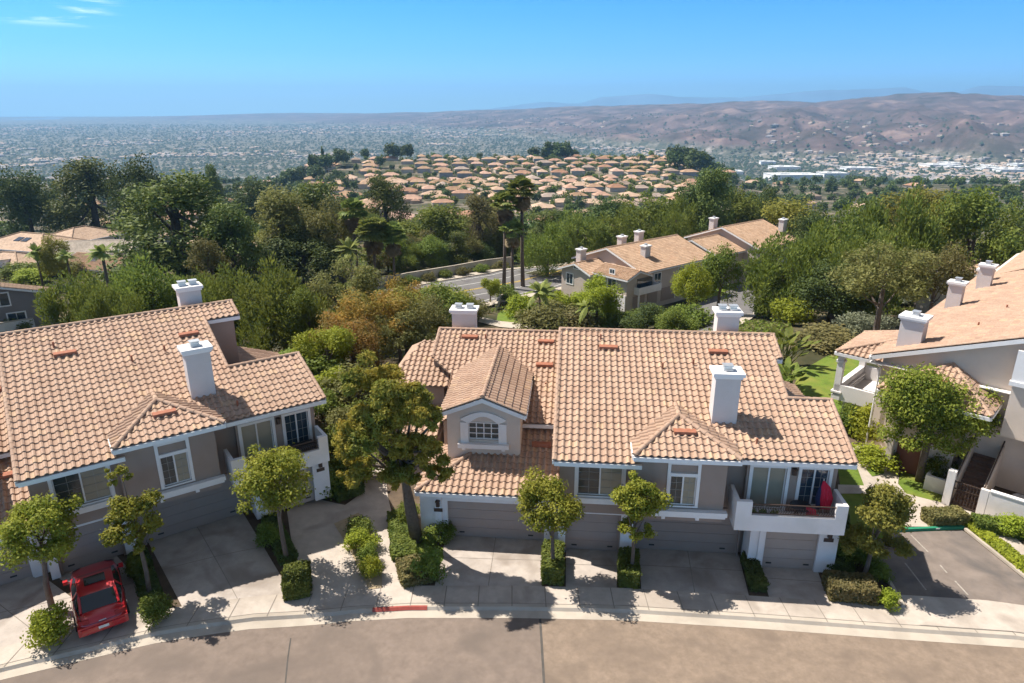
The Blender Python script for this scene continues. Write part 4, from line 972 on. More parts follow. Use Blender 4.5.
# mid-distance trees and shrubs: (kind, px, top py, width px, distance, label)
TREES = [
 ('dark', 18, 168, 52, 235, 'dark round tree at the far left edge above the tan houses'),
 ('pine', 85, 161, 72, 235, 'broad dark pine above the pale-roofed house at the left'),
 ('dark', 130, 160, 46, 215, 'dark tree with a pointed top right of the broad pine'),
 ('pine', 168, 176, 112, 112, 'huge dark green pine rising behind the left building'),
 ('pine', 226, 206, 56, 108, 'yellow-green pine leaning on the right side of the huge dark pine'),
 ('pine', 212, 166, 24, 300, 'slim dark conifer behind the huge pine'),
 ('dark', 250, 181, 40, 280, 'dark clump tree left of the shaggy brown-green trees'),
 ('gum', 278, 190, 56, 122, 'shaggy grey-green gum tree, left one of the group left of the palms'),
 ('gum', 312, 184, 58, 128, 'shaggy olive gum tree in the middle of the group left of the palms'),
 ('olive', 338, 200, 46, 120, 'olive brown tree, right one of the group left of the palms'),
 ('dark', 300, 235, 70, 116, 'dark bushy tree under the shaggy gum trees'),
 ('lime', 253, 231, 24, 165, 'small bright lime-green tree beside the street at the left'),
 ('plume', 76, 276, 56, 66, 'feathery green tree beside the grey house, leftmost of the row behind the left roof'),
 ('plume', 146, 262, 64, 70, 'feathery green tree left of the back chimney of the left building'),
 ('plume', 108, 290, 50, 62, 'low feathery bright tree between two taller ones behind the left roof'),
 ('plume', 222, 272, 62, 68, 'feathery green tree right of the back chimney of the left building'),
 ('plume', 276, 266, 62, 62, 'dark green tree with its trunk showing near the rear porch roof of the left building'),
 ('broad', 306, 290, 40, 60, 'green tree squeezed between the feathery tree and the tan-green one'),
 ('olive', 345, 264, 62, 66, 'tall tan-green tree behind the orange-tipped ones'),
 ('orange', 372, 292, 62, 60, 'orange-tipped tree behind the tall leaning tree'),
 ('orange', 338, 312, 50, 56, 'small orange-tipped tree left of the tall leaning tree'),
 ('orange', 350, 322, 52, 53, 'low orange-tipped tree right beside the tall leaning tree'),
 ('olive', 398, 312, 52, 60, 'olive tree filling the gap left of the side roof of the middle building'),
 ('orange', 408, 280, 44, 70, 'orange-brown tree behind the yellow-green one'),
 ('broad', 360, 284, 60, 72, 'green tree behind the orange-tipped group'),
 ('olive', 422, 298, 44, 62, 'olive-green tree at the side roof of the middle building'),
 ('lime', 324, 330, 36, 50, 'bright lime-green tree beside the rear wing of the left building'),
 ('yellow', 404, 292, 50, 64, 'yellow-green tree left of the chimney of the middle building'),
 ('broad', 438, 287, 50, 68, 'green rounded tree just left of the white chimney of the middle building'),
 ('yellow', 452, 290, 36, 80, 'yellowish bush-like tree by the road bend'),
 ('pine', 383, 178, 44, 178, 'dark dense tree with a pointed crown behind the fan palms'),
 ('broad', 430, 206, 62, 150, 'rounded green tree behind the roadside wall, right of the fan palms'),
 ('gum', 478, 196, 40, 158, 'thin gum tree with bare limbs behind the roadside wall'),
 ('gum', 498, 206, 36, 170, 'thin see-through gum tree left of the tall palms'),
 ('olive', 455, 215, 40, 175, 'olive tree behind the thin gum trees'),
 ('gum', 548, 212, 38, 165, 'gum tree right of the two tall palms'),
 ('plume', 548, 226, 48, 128, 'dark green bushy tree right of the tall palm trunks'),
 ('plume', 578, 216, 50, 150, 'green tree behind the left chimney of the far townhouses'),
 ('dark', 606, 198, 50, 180, 'dark round tree above the far townhouses, left one'),
 ('plume', 634, 206, 52, 152, 'green tree right behind the far townhouse roof'),
 ('broad', 655, 196, 52, 160, 'broad green tree above the ridge of the far townhouses'),
 ('dark', 690, 186, 46, 172, 'dark tree left of the tall conifer'),
 ('pine', 716, 170, 42, 168, 'tall dark conifer above the far townhouses'),
 ('plume', 678, 200, 44, 150, 'green bushy tree in front of the tall conifer'),
 ('broad', 740, 192, 40, 176, 'rounded green tree right of the tall conifer'),
 ('yellow', 788, 200, 62, 150, 'yellow-green tree right of the end chimney of the far townhouses'),
 ('dark', 762, 188, 34, 200, 'dark tree behind the yellow-green one'),
 ('plume', 796, 238, 66, 86, 'big feathery tree at the end of the lower drive'),
 ('plume', 852, 214, 70, 88, 'tall feathery tree right of the one at the lower drive'),
 ('plume', 905, 198, 76, 96, 'tallest feathery tree in the row left of the right building'),
 ('plume', 872, 236, 56, 80, 'feathery tree in front of the tallest one'),
 ('yellow', 936, 206, 44, 104, 'brown-tipped tree behind the row of feathery trees'),
 ('dark', 838, 262, 62, 78, 'dark tree in the shade below the feathery row'),
 ('broad', 985, 192, 68, 100, 'broad green tree behind the chimneys of the right building'),
 ('broad', 1018, 208, 50, 105, 'green tree cut by the right edge of the picture'),
 ('olive', 892, 244, 76, 64, 'spreading tan-green gum tree on the lawn behind the right building'),
 ('olive', 944, 246, 52, 66, 'second tan-green gum tree nearer the chimneys of the right building'),
 ('broad', 724, 247, 33, 92, 'round bright green tree in front of the far townhouses'),
 ('lime', 692, 264, 31, 88, 'yellow-green round tree left of the brighter one at the far townhouses'),
 ('lime', 598, 278, 32, 92, 'light green feathery tree at the left end of the far townhouses'),
 ('broad', 678, 310, 34, 76, 'dark green bushy tree behind the ridge of the middle building'),
 ('dark', 648, 306, 30, 82, 'dark bush tree below the balcony of the far townhouses'),
 ('yellow', 925, 190, 56, 135, 'brown-green tree behind the tallest feathery tree'),
 ('dark', 868, 200, 50, 150, 'dark tree behind the feathery row'),
 ('dark', 815, 212, 40, 130, 'dark tree between the yellow-green tree and the feathery row'),
 ('yellow', 50, 236, 24, 120, 'small yellowish tree in front of the tan houses'),
 ('gum', 205, 240, 40, 100, 'loose gum tree at the right foot of the huge pine'),
 ('lime', 490, 278, 14, 108, 'small bright tree at the road corner'),
]
for k, px, pt, w, y, lab in TREES: tree_at(k, px, pt, w * 1.06, y, lab)

# shrubs by pixel of the foot: (kind, px, py foot, width px, height px, label)
def shrub_at(kind, px, py, wpx, hpx, label, group=None, name='shrub', near=True):
    p = gp(px, py) if near else tp(px, py)
    depth = p.y * CP + (H - p.z) * SP; k = depth / F
    return plant(kind, p, wpx * k, hpx * k * 1.12, label, 'shrub', group, name)
for a in [('lime_shrub', 55, 640, 34, 36, 'round shrub at the foot of the leftmost street tree'), ('shrub', 155, 620, 27, 24, 'small round shrub right of the red car'),
          ('shrub', 360, 534, 22, 16, 'first of four shrubs in the path planter, nearest the houses'), ('lime_shrub', 362, 548, 22, 18, 'second shrub in the path planter'), ('shrub', 367, 564, 20, 18, 'third shrub in the path planter'), ('lime_shrub', 372, 578, 20, 20, 'shrub at the street end of the path planter'),
          ('shrub', 428, 580, 28, 30, 'spiky green shrub at the foot of the leaning tree'), ('shrub', 441, 540, 22, 18, 'shrub beside the white garage pier'), ('shrub', 409, 520, 22, 18, 'shrub behind the leaning trunk'),
          ('lime_shrub', 884, 606, 20, 16, 'light green shrub at the corner of the parking lot'), ('lime_shrub', 873, 466, 30, 19, 'round light green shrub in the middle of the path'), ('lime_shrub', 870, 440, 40, 34, 'leafy light green shrub beside the path behind the middle building'), ('shrub', 850, 432, 24, 26, 'green shrub at the right end of the middle building'),
          ('shrub', 860, 408, 30, 22, 'green shrub under the corner balcony'), ('lime_shrub', 1016, 536, 30, 18, 'bushy green shrub at the right edge near the white patio wall'), ('shrub', 912, 455, 24, 30, 'dark shrub behind the shade tree trunk'), ('shrub', 938, 482, 26, 26, 'shrub by the low white wall'), ('shrub', 350, 480, 40, 26, 'dark shrub under the balcony corner of the left building'), ('shrub', 336, 492, 36, 22, 'dark shrub at the balcony wall of the left building'), ('shrub', 340, 460, 36, 30, 'dark tall shrub behind the left balcony'),
          ('shrub', 268, 545, 18, 22, 'dark shrub in the strip behind the round street tree'), ('shrub', 138, 575, 18, 20, 'dark shrub in the strip behind the slim street tree'), ('shrub', 845, 560, 30, 22, 'dark shrub behind the clipped hedge by the right garage'), ('shrub', 865, 560, 26, 22, 'dark shrub at the parking kerb'), ('shrub', 876, 580, 22, 18, 'low shrub at the foot of the yellowish street tree')]:
    shrub_at(*a)
for a in [('shrub', 322, 420, 34, 26, 'green shrub behind the wing of the left building'), ('lime_shrub', 334, 400, 34, 28, 'light green shrub behind the wing of the left building'), ('olive_shrub', 345, 436, 34, 28, 'olive shrub beside the path between the two front buildings'), ('shrub', 318, 384, 40, 26, 'dark shrub under the lime-green tree'), ('olive_shrub', 352, 404, 44, 34, 'tan shrub under the orange-tipped trees'), ('shrub', 376, 430, 40, 30, 'green shrub behind the tall leaning tree'), ('shrub', 395, 455, 34, 26, 'green shrub at the left wall of the middle building'), ('shrub', 300, 372, 40, 22, 'shrub at the rear porch of the left building')]: shrub_at(*a)
mid = [('lime_shrub', 560, 312, 26, 18, 'light green shrub in the garden by the road bend'), ('olive_shrub', 470, 322, 40, 22, 'olive shrub left of the garden lawn'), ('olive_shrub', 540, 330, 46, 22, 'tan shrub mass behind the ridge of the middle building'), ('tan_shrub', 570, 330, 44, 18, 'brown-green shrub beside the tan shrub mass'), ('shrub', 617, 330, 34, 18, 'dark green shrub before the far townhouse garage'), ('shrub', 605, 322, 24, 12, 'green shrub at the foot of the light green tree'), ('lime_shrub', 520, 318, 24, 22, 'bright shrub by the small palm'), ('olive_shrub', 553, 320, 36, 16, 'olive shrub in the garden'), ('shrub', 508, 300, 18, 14, 'small round shrub by the curved garden wall'), ('shrub', 640, 326, 26, 14, 'low clipped shrub before the far townhouses'),
       ('lime_shrub', 585, 308, 22, 16, 'bright shrub near the parked cover by the far townhouses'), ('shrub', 446, 315, 36, 26, 'green shrub at the left of the white chimney'), ('olive_shrub', 420, 322, 44, 30, 'olive shrub behind the side roof of the middle building'), ('shrub', 655, 330, 30, 20, 'green shrub under the far balcony'), ('shrub', 690, 330, 40, 22, 'dark shrub along the lower drive'),
       ('lime_shrub', 792, 326, 34, 24, 'rounded yellow-green clipped shrub on the slope'), ('grey_shrub', 842, 318, 54, 18, 'grey-green shrub on the slope left of the covered balcony'), ('tan_shrub', 822, 346, 50, 18, 'low tan shrub mound above the lawn'), ('grey_shrub', 872, 304, 50, 20, 'grey-green shrub under the gum tree'), ('grey_shrub', 862, 335, 46, 20, 'grey shrub at the upper corner of the lawn'), ('shrub', 832, 302, 34, 16, 'dark green hedge-like shrub up the slope'), ('shrub', 852, 292, 34, 16, 'second dark green shrub up the slope'), ('tan_shrub', 800, 306, 26, 14, 'tan shrub at the foot of the feathery tree'), ('tan_shrub', 838, 352, 34, 14, 'low brown shrub at the lawn edge'), ('grey_shrub', 905, 300, 40, 22, 'grey shrub behind the nearest chimney'), ('shrub', 770, 318, 30, 20, 'green shrub beside the lower drive kerb'),
       ('shrub', 20, 333, 30, 14, 'shrub at the wall of the grey house')]
for a in mid: shrub_at(*a, near=False)

# clipped hedges: leafy boxes
def hedge(px0, px1, wd, h, label, leaf=LF_HEDGE, n=None, near=True, name='hedge', group=None):
    a = gp(*px0) if near else tp(*px0); b = gp(*px1) if near else tp(*px1); d = b - a; L_ = d.length
    t = thing(name, label, 'hedge', a, math.atan2(d.y, d.x), group)
    g = np.random.RandomState(int(px0[0] * 3 + px0[1])); area = L_ * h * 2 + L_ * wd + 2 * wd * h; n = n or int(area * 620)
    side = g.choice(4, n, p=np.array([L_ * h, L_ * h, L_ * wd, 2 * wd * h]) / (2 * L_ * h + L_ * wd + 2 * wd * h))
    p = np.stack([g.rand(n) * L_, (g.rand(n) - .5) * wd, g.rand(n) * h], 1); nr = np.zeros((n, 3))
    for s, ax, sg in ((0, 1, -1), (1, 1, 1), (2, 2, 1)):
        m_ = side == s; nr[m_, ax] = sg
        p[m_, ax] = (sg * wd / 2 if ax == 1 else h) + g.normal(size=m_.sum()) * .03
    m_ = side == 3; e = g.rand(n) > .5; p[m_, 0] = np.where(e[m_], L_, 0) + g.normal(size=m_.sum()) * .03; nr[m_, 0] = np.where(e[m_], 1, -1)
    hz = (vnoise(p[:, 0] * 1.7 + 5, p[:, 1] * 1.7 + L_) - .5) * .16; p[:, 2] = np.maximum(.02, p[:, 2] * (1 + hz)); p[:, 1] += (vnoise(p[:, 0] * 2 + 9, p[:, 2] * 2) - .5) * .12
    nor = unit(nr + g.normal(size=(n, 3)) * .5); tt = unit(np.cross(nor, g.normal(size=(n, 3)))); bb = np.cross(nor, tt); s = g.uniform(.6, 1.3, (n, 1)) * .042
    V = np.stack([p + tt * s * 1.3, p + bb * s, p - tt * s * 1.3, p - bb * s], 1).reshape(-1, 3)
    o = bpy.data.objects.new('foliage', mesh_np('foliage', V, np.arange(4 * n).reshape(-1, 4), leaf)); COL.objects.link(o); o.parent = t
    m = MB(); m.box(.06, L_ - .06, -wd / 2 + .06, wd / 2 - .06, 0, h - .08); m.build('branches', LF_DARK, t)
    return t
hedge((298, 577), (298, 600), 1.1, .8, 'clipped green hedge block at the foot of the round street tree')
hedge((553, 556), (553, 585), .95, .9, 'clipped hedge block under the street tree before the wide garage', LF_HEDGE)
hedge((628, 562), (629, 588), .9, .8, 'clipped hedge block between the two driveways of the middle building', LF_HEDGE)
hedge((748, 562), (759, 592), .7, .55, 'low dark hedge strip between the double and the right single driveway', LF_DARK)
hedge((826, 592), (872, 596), 1.3, .75, 'clipped brown-green hedge right of the right single garage', LF_BROWNHEDGE)
hedge((926, 524), (961, 523), 1.0, .75, 'clipped brown-green hedge above the green kerb', LF_BROWNHEDGE)
hedge((967, 524), (1050, 590), .8, .35, 'long low bright green hedge along the parking lot', LF_LIME)
hedge((972, 528), (1022, 534), 1.0, .65, 'dark clipped hedge below the white patio wall', LF_HEDGE)
hedge((405, 560), (399, 515), 1.2, .3, 'low ground-cover hedge along the curved path', LF_HEDGE)
hedge((421, 585), (412, 560), 1.6, .3, 'low ground-cover hedge at the street end of the leaning tree bed', LF_BROWNHEDGE)
hedge((330, 478), (352, 500), 1.6, .5, 'dark low hedge beside the path under the left balcony', LF_DARK)
hedge((270, 520), (290, 566), .8, .35, 'dark ground-cover strip along the left driveway', LF_DARK)
hedge((138, 556), (156, 610), .8, .3, 'dark ground-cover strip between the car and the next driveway', LF_DARK)
hedge((835, 520), (838, 575), 1.2, .5, 'dark hedge along the right wall of the middle building', LF_DARK)

# undergrowth on the slopes, as stuff
def undergrowth(name, n, seed, mat, ylo, yhi, sz, lab):
    g = np.random.RandomState(seed); yy = ylo + (yhi - ylo) * g.rand(n * 2) ** 1.4; q = g.uniform(-.85, .85, n * 2); x = q * yy
    keep = (fbm(x / 9 + seed, yy / 9, 3) > .45)
    r = np.array([tp(px, py) for px, py in ((380, 318), (430, 301), (463, 292.5), (518, 283), (600, 268), (700, 252))])[:, :2]
    for i in range(5):
        a, b = r[i], r[i + 1]; d = b - a; t = np.clip(((x - a[0]) * d[0] + (yy - a[1]) * d[1]) / (d @ d), 0, 1); keep &= np.hypot(x - a[0] - t * d[0], yy - a[1] - t * d[1]) > 11.5
    keep &= ~((x > 14) & (x < 62) & (yy > 78) & (yy < 150) & (yy < x * 1.0 + 96) & (yy > x * 1.0 + 50)); keep &= ~((x > 15) & (yy < 66) & (x < 40)); keep &= ~((x > 22 + (yy - 50) * .4) & (yy < 95)); keep &= ~((np.abs(x + 4) < 6) & (np.abs(yy - 92) < 10))
    x, yy = x[keep][:n], yy[keep][:n]; k = len(x); z = terrain_z(x, yy); h = sz * (.3 + .7 * fbm(x / 4, yy / 4, 2)) * (1 + yy / 200)
    p = np.stack([x, yy, z + h * g.rand(k)], 1); nor = unit(g.normal(size=(k, 3)) * .8 + np.array([0, 0, .6])); t = unit(np.cross(nor, g.normal(size=(k, 3)))); b = np.cross(nor, t); s_ = (g.uniform(.5, 1.2, k) * (.10 + yy / 700))[:, None]
    V = np.stack([p + t * s_, p + b * s_ * .7, p - t * s_, p - b * s_ * .7], 1).reshape(-1, 3)
    o = bpy.data.objects.new(name, mesh_np(name, V, np.arange(4 * k).reshape(-1, 4), mat)); COL.objects.link(o); o['kind'] = 'stuff'; o['label'] = lab
undergrowth('undergrowth', 60000, 1, LF_GREEN, 50, 210, 1.0, 'green undergrowth covering the slopes between the trees')
undergrowth('undergrowth', 50000, 2, LF_OLIVE, 50, 230, 1.0, 'olive brown undergrowth covering the slopes between the trees')

# palms
def frond(mb, o, az, el, L_, w, sag, fan=False):
    d = Vector((math.cos(az) * math.cos(el), math.sin(az) * math.cos(el), math.sin(el))); s = Vector((-math.sin(az), math.cos(az), 0))
    if fan:  # stalk with a round fan of narrow blades
        e = o + d * L_ * .5; mb.tube([o, e], .02 * L_, 4, False); u = s.cross(d)
        for k in range(9):
            a = (k - 4) * .33; q = d * math.cos(a) + s * math.sin(a); tip = e + q * L_ * .55 + Vector((0, 0, -sag * L_ * .35)); m_ = e + q * L_ * .3
            ww = s * math.cos(a) * w * .22 - d * math.sin(a) * w * .22
            mb.add([e, m_ + ww, tip, m_ - ww], [(0, 1, 2, 3)])
        return
    P = []
    for k in range(8):
        t = k / 7; P.append(o + d * L_ * t + Vector((0, 0, -sag * L_ * t * t)))
    for k in range(7):
        a, b = P[k], P[k + 1]; t = (k + .5) / 7; wl = w * math.sin(math.pi * min(1, t * .85 + .12)); dn = Vector((0, 0, -wl * .45)); fw = (b - a) * .8
        for sg in (1, -1):
            mb.add([a, a + (b - a) * .55, a + fw + s * sg * wl + dn + (b - a) * .5, a + fw + s * sg * wl + dn], [(0, 1, 2, 3)])
            c = a + (b - a) * .5; mb.add([c, c + (b - a) * .5, c + fw + s * sg * wl * .95 + dn + (b - a) * .5, c + fw + s * sg * wl * .95 + dn], [(0, 1, 2, 3)])
def palm(px, ptop, y, label, fan=True, cr=1.8, group=None, r=.22, skirt=True, seed=1, n=34, ptbase=None):
    top = at_y(px, ptop, y); zb = float(terrain_z(top.x, y)); h = top.z - zb - cr * .5; g = random.Random(seed)
    t = thing('palm_tree', label, 'palm', (top.x, y, zb), 0, group)
    m = MB(); lx = g.uniform(-.02, .02) * h; m.tube([(-lx, 0, -.2), (-lx * .3, 0, h * .4), (0, 0, h)], [r * 1.3, r, r * .85], 8); m.build('trunk', BARK, t, True)
    m = MB()
    for k in range(n if fan else 20):
        frond(m, Vector((0, 0, h)), g.uniform(0, 6.283), g.uniform(-.35, 1.3), cr * g.uniform(.85, 1.1), (.5 if fan else .22) * cr, g.uniform(.15, .6), fan)
    m.build('crown', LF_PALM, t)
    if skirt:
        m = MB()
        for k in range(int(n * .6)): frond(m, Vector((0, 0, h - .2 - g.random() * cr * .5)), g.uniform(0, 6.283), g.uniform(-1.3, -.7), cr * .8, .4 * cr, .1, fan)
        m.build('skirt', LF_DEAD, t)
    return t
palm(522, 182, 119, 'tallest slender fan palm beside the road bend', cr=2.8, seed=1, n=44, r=.3)
palm(505, 196, 118, 'second tallest fan palm, left of the tallest', cr=2.7, seed=2, n=42, r=.28)
palm(512, 224, 117, 'shorter fan palm with brown fronds between the two tall ones', cr=2.4, seed=3, r=.25)
palm(352, 204, 116, 'fan palm left of the dark pointed tree, tallest of its cluster', cr=2.7, seed=4, n=44)
palm(372, 222, 112, 'bushy fan palm in the middle of the cluster by the road', cr=3.1, seed=5, n=54)
palm(392, 228, 113, 'fan palm at the right of the cluster by the road', cr=2.8, seed=6, n=48)
palm(349, 240, 108, 'low feather palm with arching light fronds in the cluster', False, cr=2.9, seed=7, skirt=False)
palm(100, 244, 84, 'queen palm rising among the feathery trees behind the left building', False, cr=2.0, seed=8, skirt=False, r=.2)
palm(540, 282, 96, 'small queen palm in the garden by the road bend', False, cr=2.6, seed=9, skirt=False, r=.15)
palm(588, 298, 90, 'small palm in front of the light green tree', False, cr=2.2, seed=10, skirt=False, r=.15)
palm(34, 246, 118, 'garden palm in front of the tan houses', False, cr=1.9, seed=11, skirt=False, r=.16)
palm(65, 250, 116, 'second garden palm beside the white garden wall', False, cr=1.7, seed=12, skirt=False, r=.16)
# bird of paradise clump behind the right end of the middle roof
def paradise(px, py, hpx, label, seed):
    p = tp(px, py); g = random.Random(seed); depth = p.y * CP + (H - p.z) * SP; h = hpx * depth / F
    t = thing('bird_of_paradise_plant', label, 'plant', p, 0)
    st = MB(); m = MB()
    for k in range(46):
        az = g.uniform(0, 6.28); ln = g.uniform(.45, 1.0) * h; el = g.uniform(.75, 1.45); d = Vector((math.cos(az) * math.cos(el), math.sin(az) * math.cos(el), math.sin(el))); s = Vector((-math.sin(az), math.cos(az), 0))
        o = Vector((g.uniform(-.6, .6), g.uniform(-.6, .6), 0)); e = o + d * ln * .65; st.tube([o, e], [.04, .025], 5, False)
        bl = .95; q = (d + Vector((0, 0, -.35)) + Vector((math.cos(az), math.sin(az), 0)) * .4).normalized()
        m.add([e, e + q * bl * .4 + s * .26, e + q * bl * .8 + s * .2, e + q * bl * 1.1, e + q * bl * .8 - s * .2, e + q * bl * .4 - s * .26], [(0, 1, 2, 3), (0, 3, 4, 5)])
    st.build('stems', LF_GREEN, t); m.build('leaves', LF_PLUME, t)
paradise(782, 366, 50, 'tall bird of paradise plant beside the right end of the middle roof', 1)
paradise(783, 390, 34, 'lower bird of paradise plant near the lawn behind the middle roof', 2)
# ================================================================== red car
def lerp_tab(tab, x): return [float(np.interp(x, [r[0] for r in tab], [r[i] for r in tab])) for i in range(1, len(tab[0]))]
def car(loc, rz):
    paint = M('red_car_paint', (.48, .012, .018), .28, .04, 2, coat=.8, spec=.5); gl = M('car_glass', (.02, .025, .025), .05, .1, 2, spec=.7); blk = M('black_trim', (.015, .015, .015), .5)
    T = thing('parked_car', 'glossy red two-door coupe parked nose-in at the left garage', 'car', loc, rz); T.scale = (1.03, 1.08, 1.05)
    # body section: x along the car, front = +x
    tab = [(-2.25, .58, .62, .36), (-2.15, .76, .80, .30), (-1.8, .84, .90, .22), (-1.0, .88, .93, .18), (0, .88, .90, .17), (.9, .88, .86, .17), (1.5, .86, .78, .18), (1.95, .78, .68, .22), (2.2, .6, .58, .3), (2.27, .4, .5, .36)]
    prof = [(-1, .30), (-1.0, .55), (-.97, .72), (-.88, .9), (-.6, .985), (-.3, 1.0)]
    prof = prof + [(-a, b) for a, b in prof[::-1]]; V = []; xs = np.linspace(-2.25, 2.27, 32); n = len(prof) + 2
    for x in xs:
        w, top, bot = lerp_tab(tab, x)
        ring = [(x, -w * .93, bot)] + [(x, a * w, bot + (top - bot) * b if b < 1 else top) for a, b in prof] + [(x, w * .93, bot)]
        V += ring
    m = MB(); Fc = [(i * n + k, i * n + (k + 1) % n, (i + 1) * n + (k + 1) % n, (i + 1) * n + k) for i in range(len(xs) - 1) for k in range(n)]
    Fc += [tuple(range(n))[::-1], tuple((len(xs) - 1) * n + k for k in range(n))]
    m.add(V, Fc); m.build('body', paint, T, True)
    # cabin: roof panel with glass around
    def ring(x, w, z, wz): return [(x, -w, z), (x, w, z)]
    P = [(-1.72, .62, .9), (-1.05, .60, 1.22), (-.75, .60, 1.29), (.0, .60, 1.31), (.28, .58, 1.27), (1.08, .66, .86)]
    low = [(-1.78, .72, .88), (-1.05, .80, .9), (-.7, .82, .9), (.0, .83, .89), (.4, .82, .88), (1.15, .72, .84)]
    m = MB()
    m.add([(x, s * w, z) for x, w, z in P[1:5] for s in (-1, -.5, .5, 1)], [(i * 4 + k, i * 4 + k + 1, i * 4 + k + 5, i * 4 + k + 4) for i in range(3) for k in range(3)])
    rf = m.build('roof', paint, T, True)
    m = MB(); m.add([(-.55, -.36, 1.322), (-.55, .36, 1.322), (.05, .36, 1.326), (.05, -.36, 1.326)], [(0, 1, 2, 3)]); m.build('sunroof', gl, rf)
    m = MB(); m.add([(P[0][0], -.62, .9), (P[0][0], .62, .9), (P[1][0], .60, P[1][2]), (P[1][0], -.60, P[1][2])], [(0, 1, 2, 3)]); m.build('rear_window', gl, T)
    m = MB(); m.add([(P[5][0], -.66, .86), (P[5][0], .66, .86), (P[4][0], .58, P[4][2]), (P[4][0], -.58, P[4][2])], [(0, 1, 2, 3)]); m.build('windscreen', gl, T)
    for s in (-1, 1):
        m = MB()
        for i in range(5):
            a, b, c, d = P[i], P[i + 1], low[i + 1], low[i]
            m.quad((a[0], s * a[1], a[2]), (b[0], s * b[1], b[2]), (c[0], s * c[1], c[2]), (d[0], s * d[1], d[2]))
        m.build('side_window', gl, T)
        m = MB()
        for i in (1, 2, 3): m.tube([(P[i][0], s * P[i][1], P[i][2]), (P[i + 1][0], s * P[i + 1][1], P[i + 1][2])], .025, 6)
        m.tube([(P[0][0], s * .63, .9), (P[1][0], s * .605, P[1][2])], .05, 6); m.tube([(P[5][0], s * .66, .86), (P[4][0], s * .585, P[4][2])], .035, 6)
        m.tube([(-.72, s * .605, 1.285), (-.62, s * .825, .9)], .05, 6)
        m.build('pillar', paint, T)
        m = MB(); m.tube([(.72, s * .82, .9), (.72, s * .95, .95)], .03, 6); m.box(.64, .8, min(s * .9, s * 1.06), max(s * .9, s * 1.06), .9, 1.04); m.build('mirror', paint, T)
        m = MB(); m.add([(-2.17, s * .42, .70), (-2.12, s * .77, .70), (-2.02, s * .80, .82), (-2.1, s * .42, .82), (-2.23, s * .42, .70), (-2.19, s * .74, .70), (-2.1, s * .77, .83), (-2.16, s * .42, .83)], [(4, 5, 6, 7), (0, 1, 2, 3), (1, 5, 6, 2), (0, 4, 7, 3), (3, 2, 6, 7)])
        m.build('tail_light', M('tail_light', (.35, .02, .015), .2, .1, 3), T)
        m = MB(); m.add([(2.05, s * .45, .6), (1.85, s * .76, .62), (1.7, s * .78, .74), (1.9, s * .45, .72), (2.1, s * .45, .6), (1.9, s * .79, .62), (1.74, s * .8, .76), (1.93, s * .45, .74)], [(4, 5, 6, 7), (0, 1, 2, 3)]); m.build('headlight', M('lamp_glass', (.5, .5, .5), .1), T)
        for x in (-1.35, 1.35):
            w = thing_part(T, 'wheel', (x, s * .8, .31))
            m = MB(); m.tube([(0, -.1, 0), (0, .1, 0)], .31, 20); m.build('tyre', blk, w)
            m = MB(); m.tube([(0, -.105, 0), (0, .105, 0)], .2, 16); m.build('rim', METAL, w)
    m = MB(); m.box(-2.34, -2.24, -.72, .72, .3, .55); m.prism_y([(-2.32, .3), (-2.05, .3), (-2.05, .62), (-2.27, .62)], -.82, .82); m.build('bumper', paint, T)
    m = MB(); m.box(-2.36, -2.345, -.17, .17, .42, .53); m.build('licence_plate', WHITE_P, T)
    gaps = [[(xg, sg * .885, .35), (xg + .02, sg * .9, .62), (xg + .04, sg * .855, .84)] for sg in (-1, 1) for xg in (-.62, .78)] + [[(-1.8, sg * .7, .895), (-2.12, sg * .66, .815), (-2.2, sg * .6, .66)] for sg in (-1, 1)] + [[(-2.2, -.6, .66), (-2.262, 0, .645), (-2.2, .6, .66)]]
    for q in gaps: m = MB(); m.tube(q, .01, 4, False); m.build('panel_gap', blk, T)
    m = MB(); m.tube([(-2.275, -.12, .72), (-2.275, .12, .72)], .018, 6); m.build('boot_handle', METAL, T)
    m = MB(); m.box(-2.0, 2.0, -.75, .75, .16, .3); m.build('underbody', blk, T)
    return T
def thing_part(par, name, loc):
    o = bpy.data.objects.new(name, None); COL.objects.link(o); o.parent = par; o.location = loc; return o
ca, cb = gp(106, 634), gp(93, 566)
cd = (cb - ca).normalized(); car(ca + cd * 2.3 + Vector((0, 0, .0)), math.atan2(cd.y, cd.x))

# ================================================================== things on the balconies
def mloc(u, v, z): return MBD.matrix_basis @ Vector((u, v, z))
def lloc(u, v, z): return LBD.matrix_basis @ Vector((u, v, z))
UM = thing('patio_umbrella', 'folded red and navy patio umbrella leaning in the corner of the white balcony', 'umbrella', mloc(17.8, -1.15, 2.77), A_M)
m = MB(); m.tube([(0, 0, 0), (-.15, .2, 2.0)], .025, 6); m.build('pole', METAL, UM)
m = MB()
for k, (dx) in enumerate((-.18, -.05, .08, .2)): m.tube([(dx * .6, -.05, .6), (dx - .02, .03, 1.1), (dx * .7 - .08, .12, 1.6), (-.14, .19, 1.9)], [.1, .15, .11, .03], 8)
m.build('canopy', M('red_canvas', (.50, .015, .04), .8, .1, 4), UM)
m = MB(); m.tube([(-.33, -.1, .6), (-.36, 0, 1.1), (-.28, .1, 1.55), (-.16, .18, 1.85)], [.09, .12, .08, .03], 8); m.build('navy_panel', M('navy_canvas', (.015, .02, .06), .8), UM)
TB = thing('patio_table', 'round black table on the white balcony', 'table', mloc(16.7, -1.25, 2.77), A_M)
m = MB(); m.tube([(0, 0, .70), (0, 0, .73)], .48, 24); m.build('table_top', M('black_enamel', (.03, .03, .035)), TB)
for a in range(4):
    m = MB(); m.tube([(.3 * math.cos(a * 1.57), .3 * math.sin(a * 1.57), 0), (.08 * math.cos(a * 1.57), .08 * math.sin(a * 1.57), .7)], .02, 6); m.build('leg', IRON, TB)
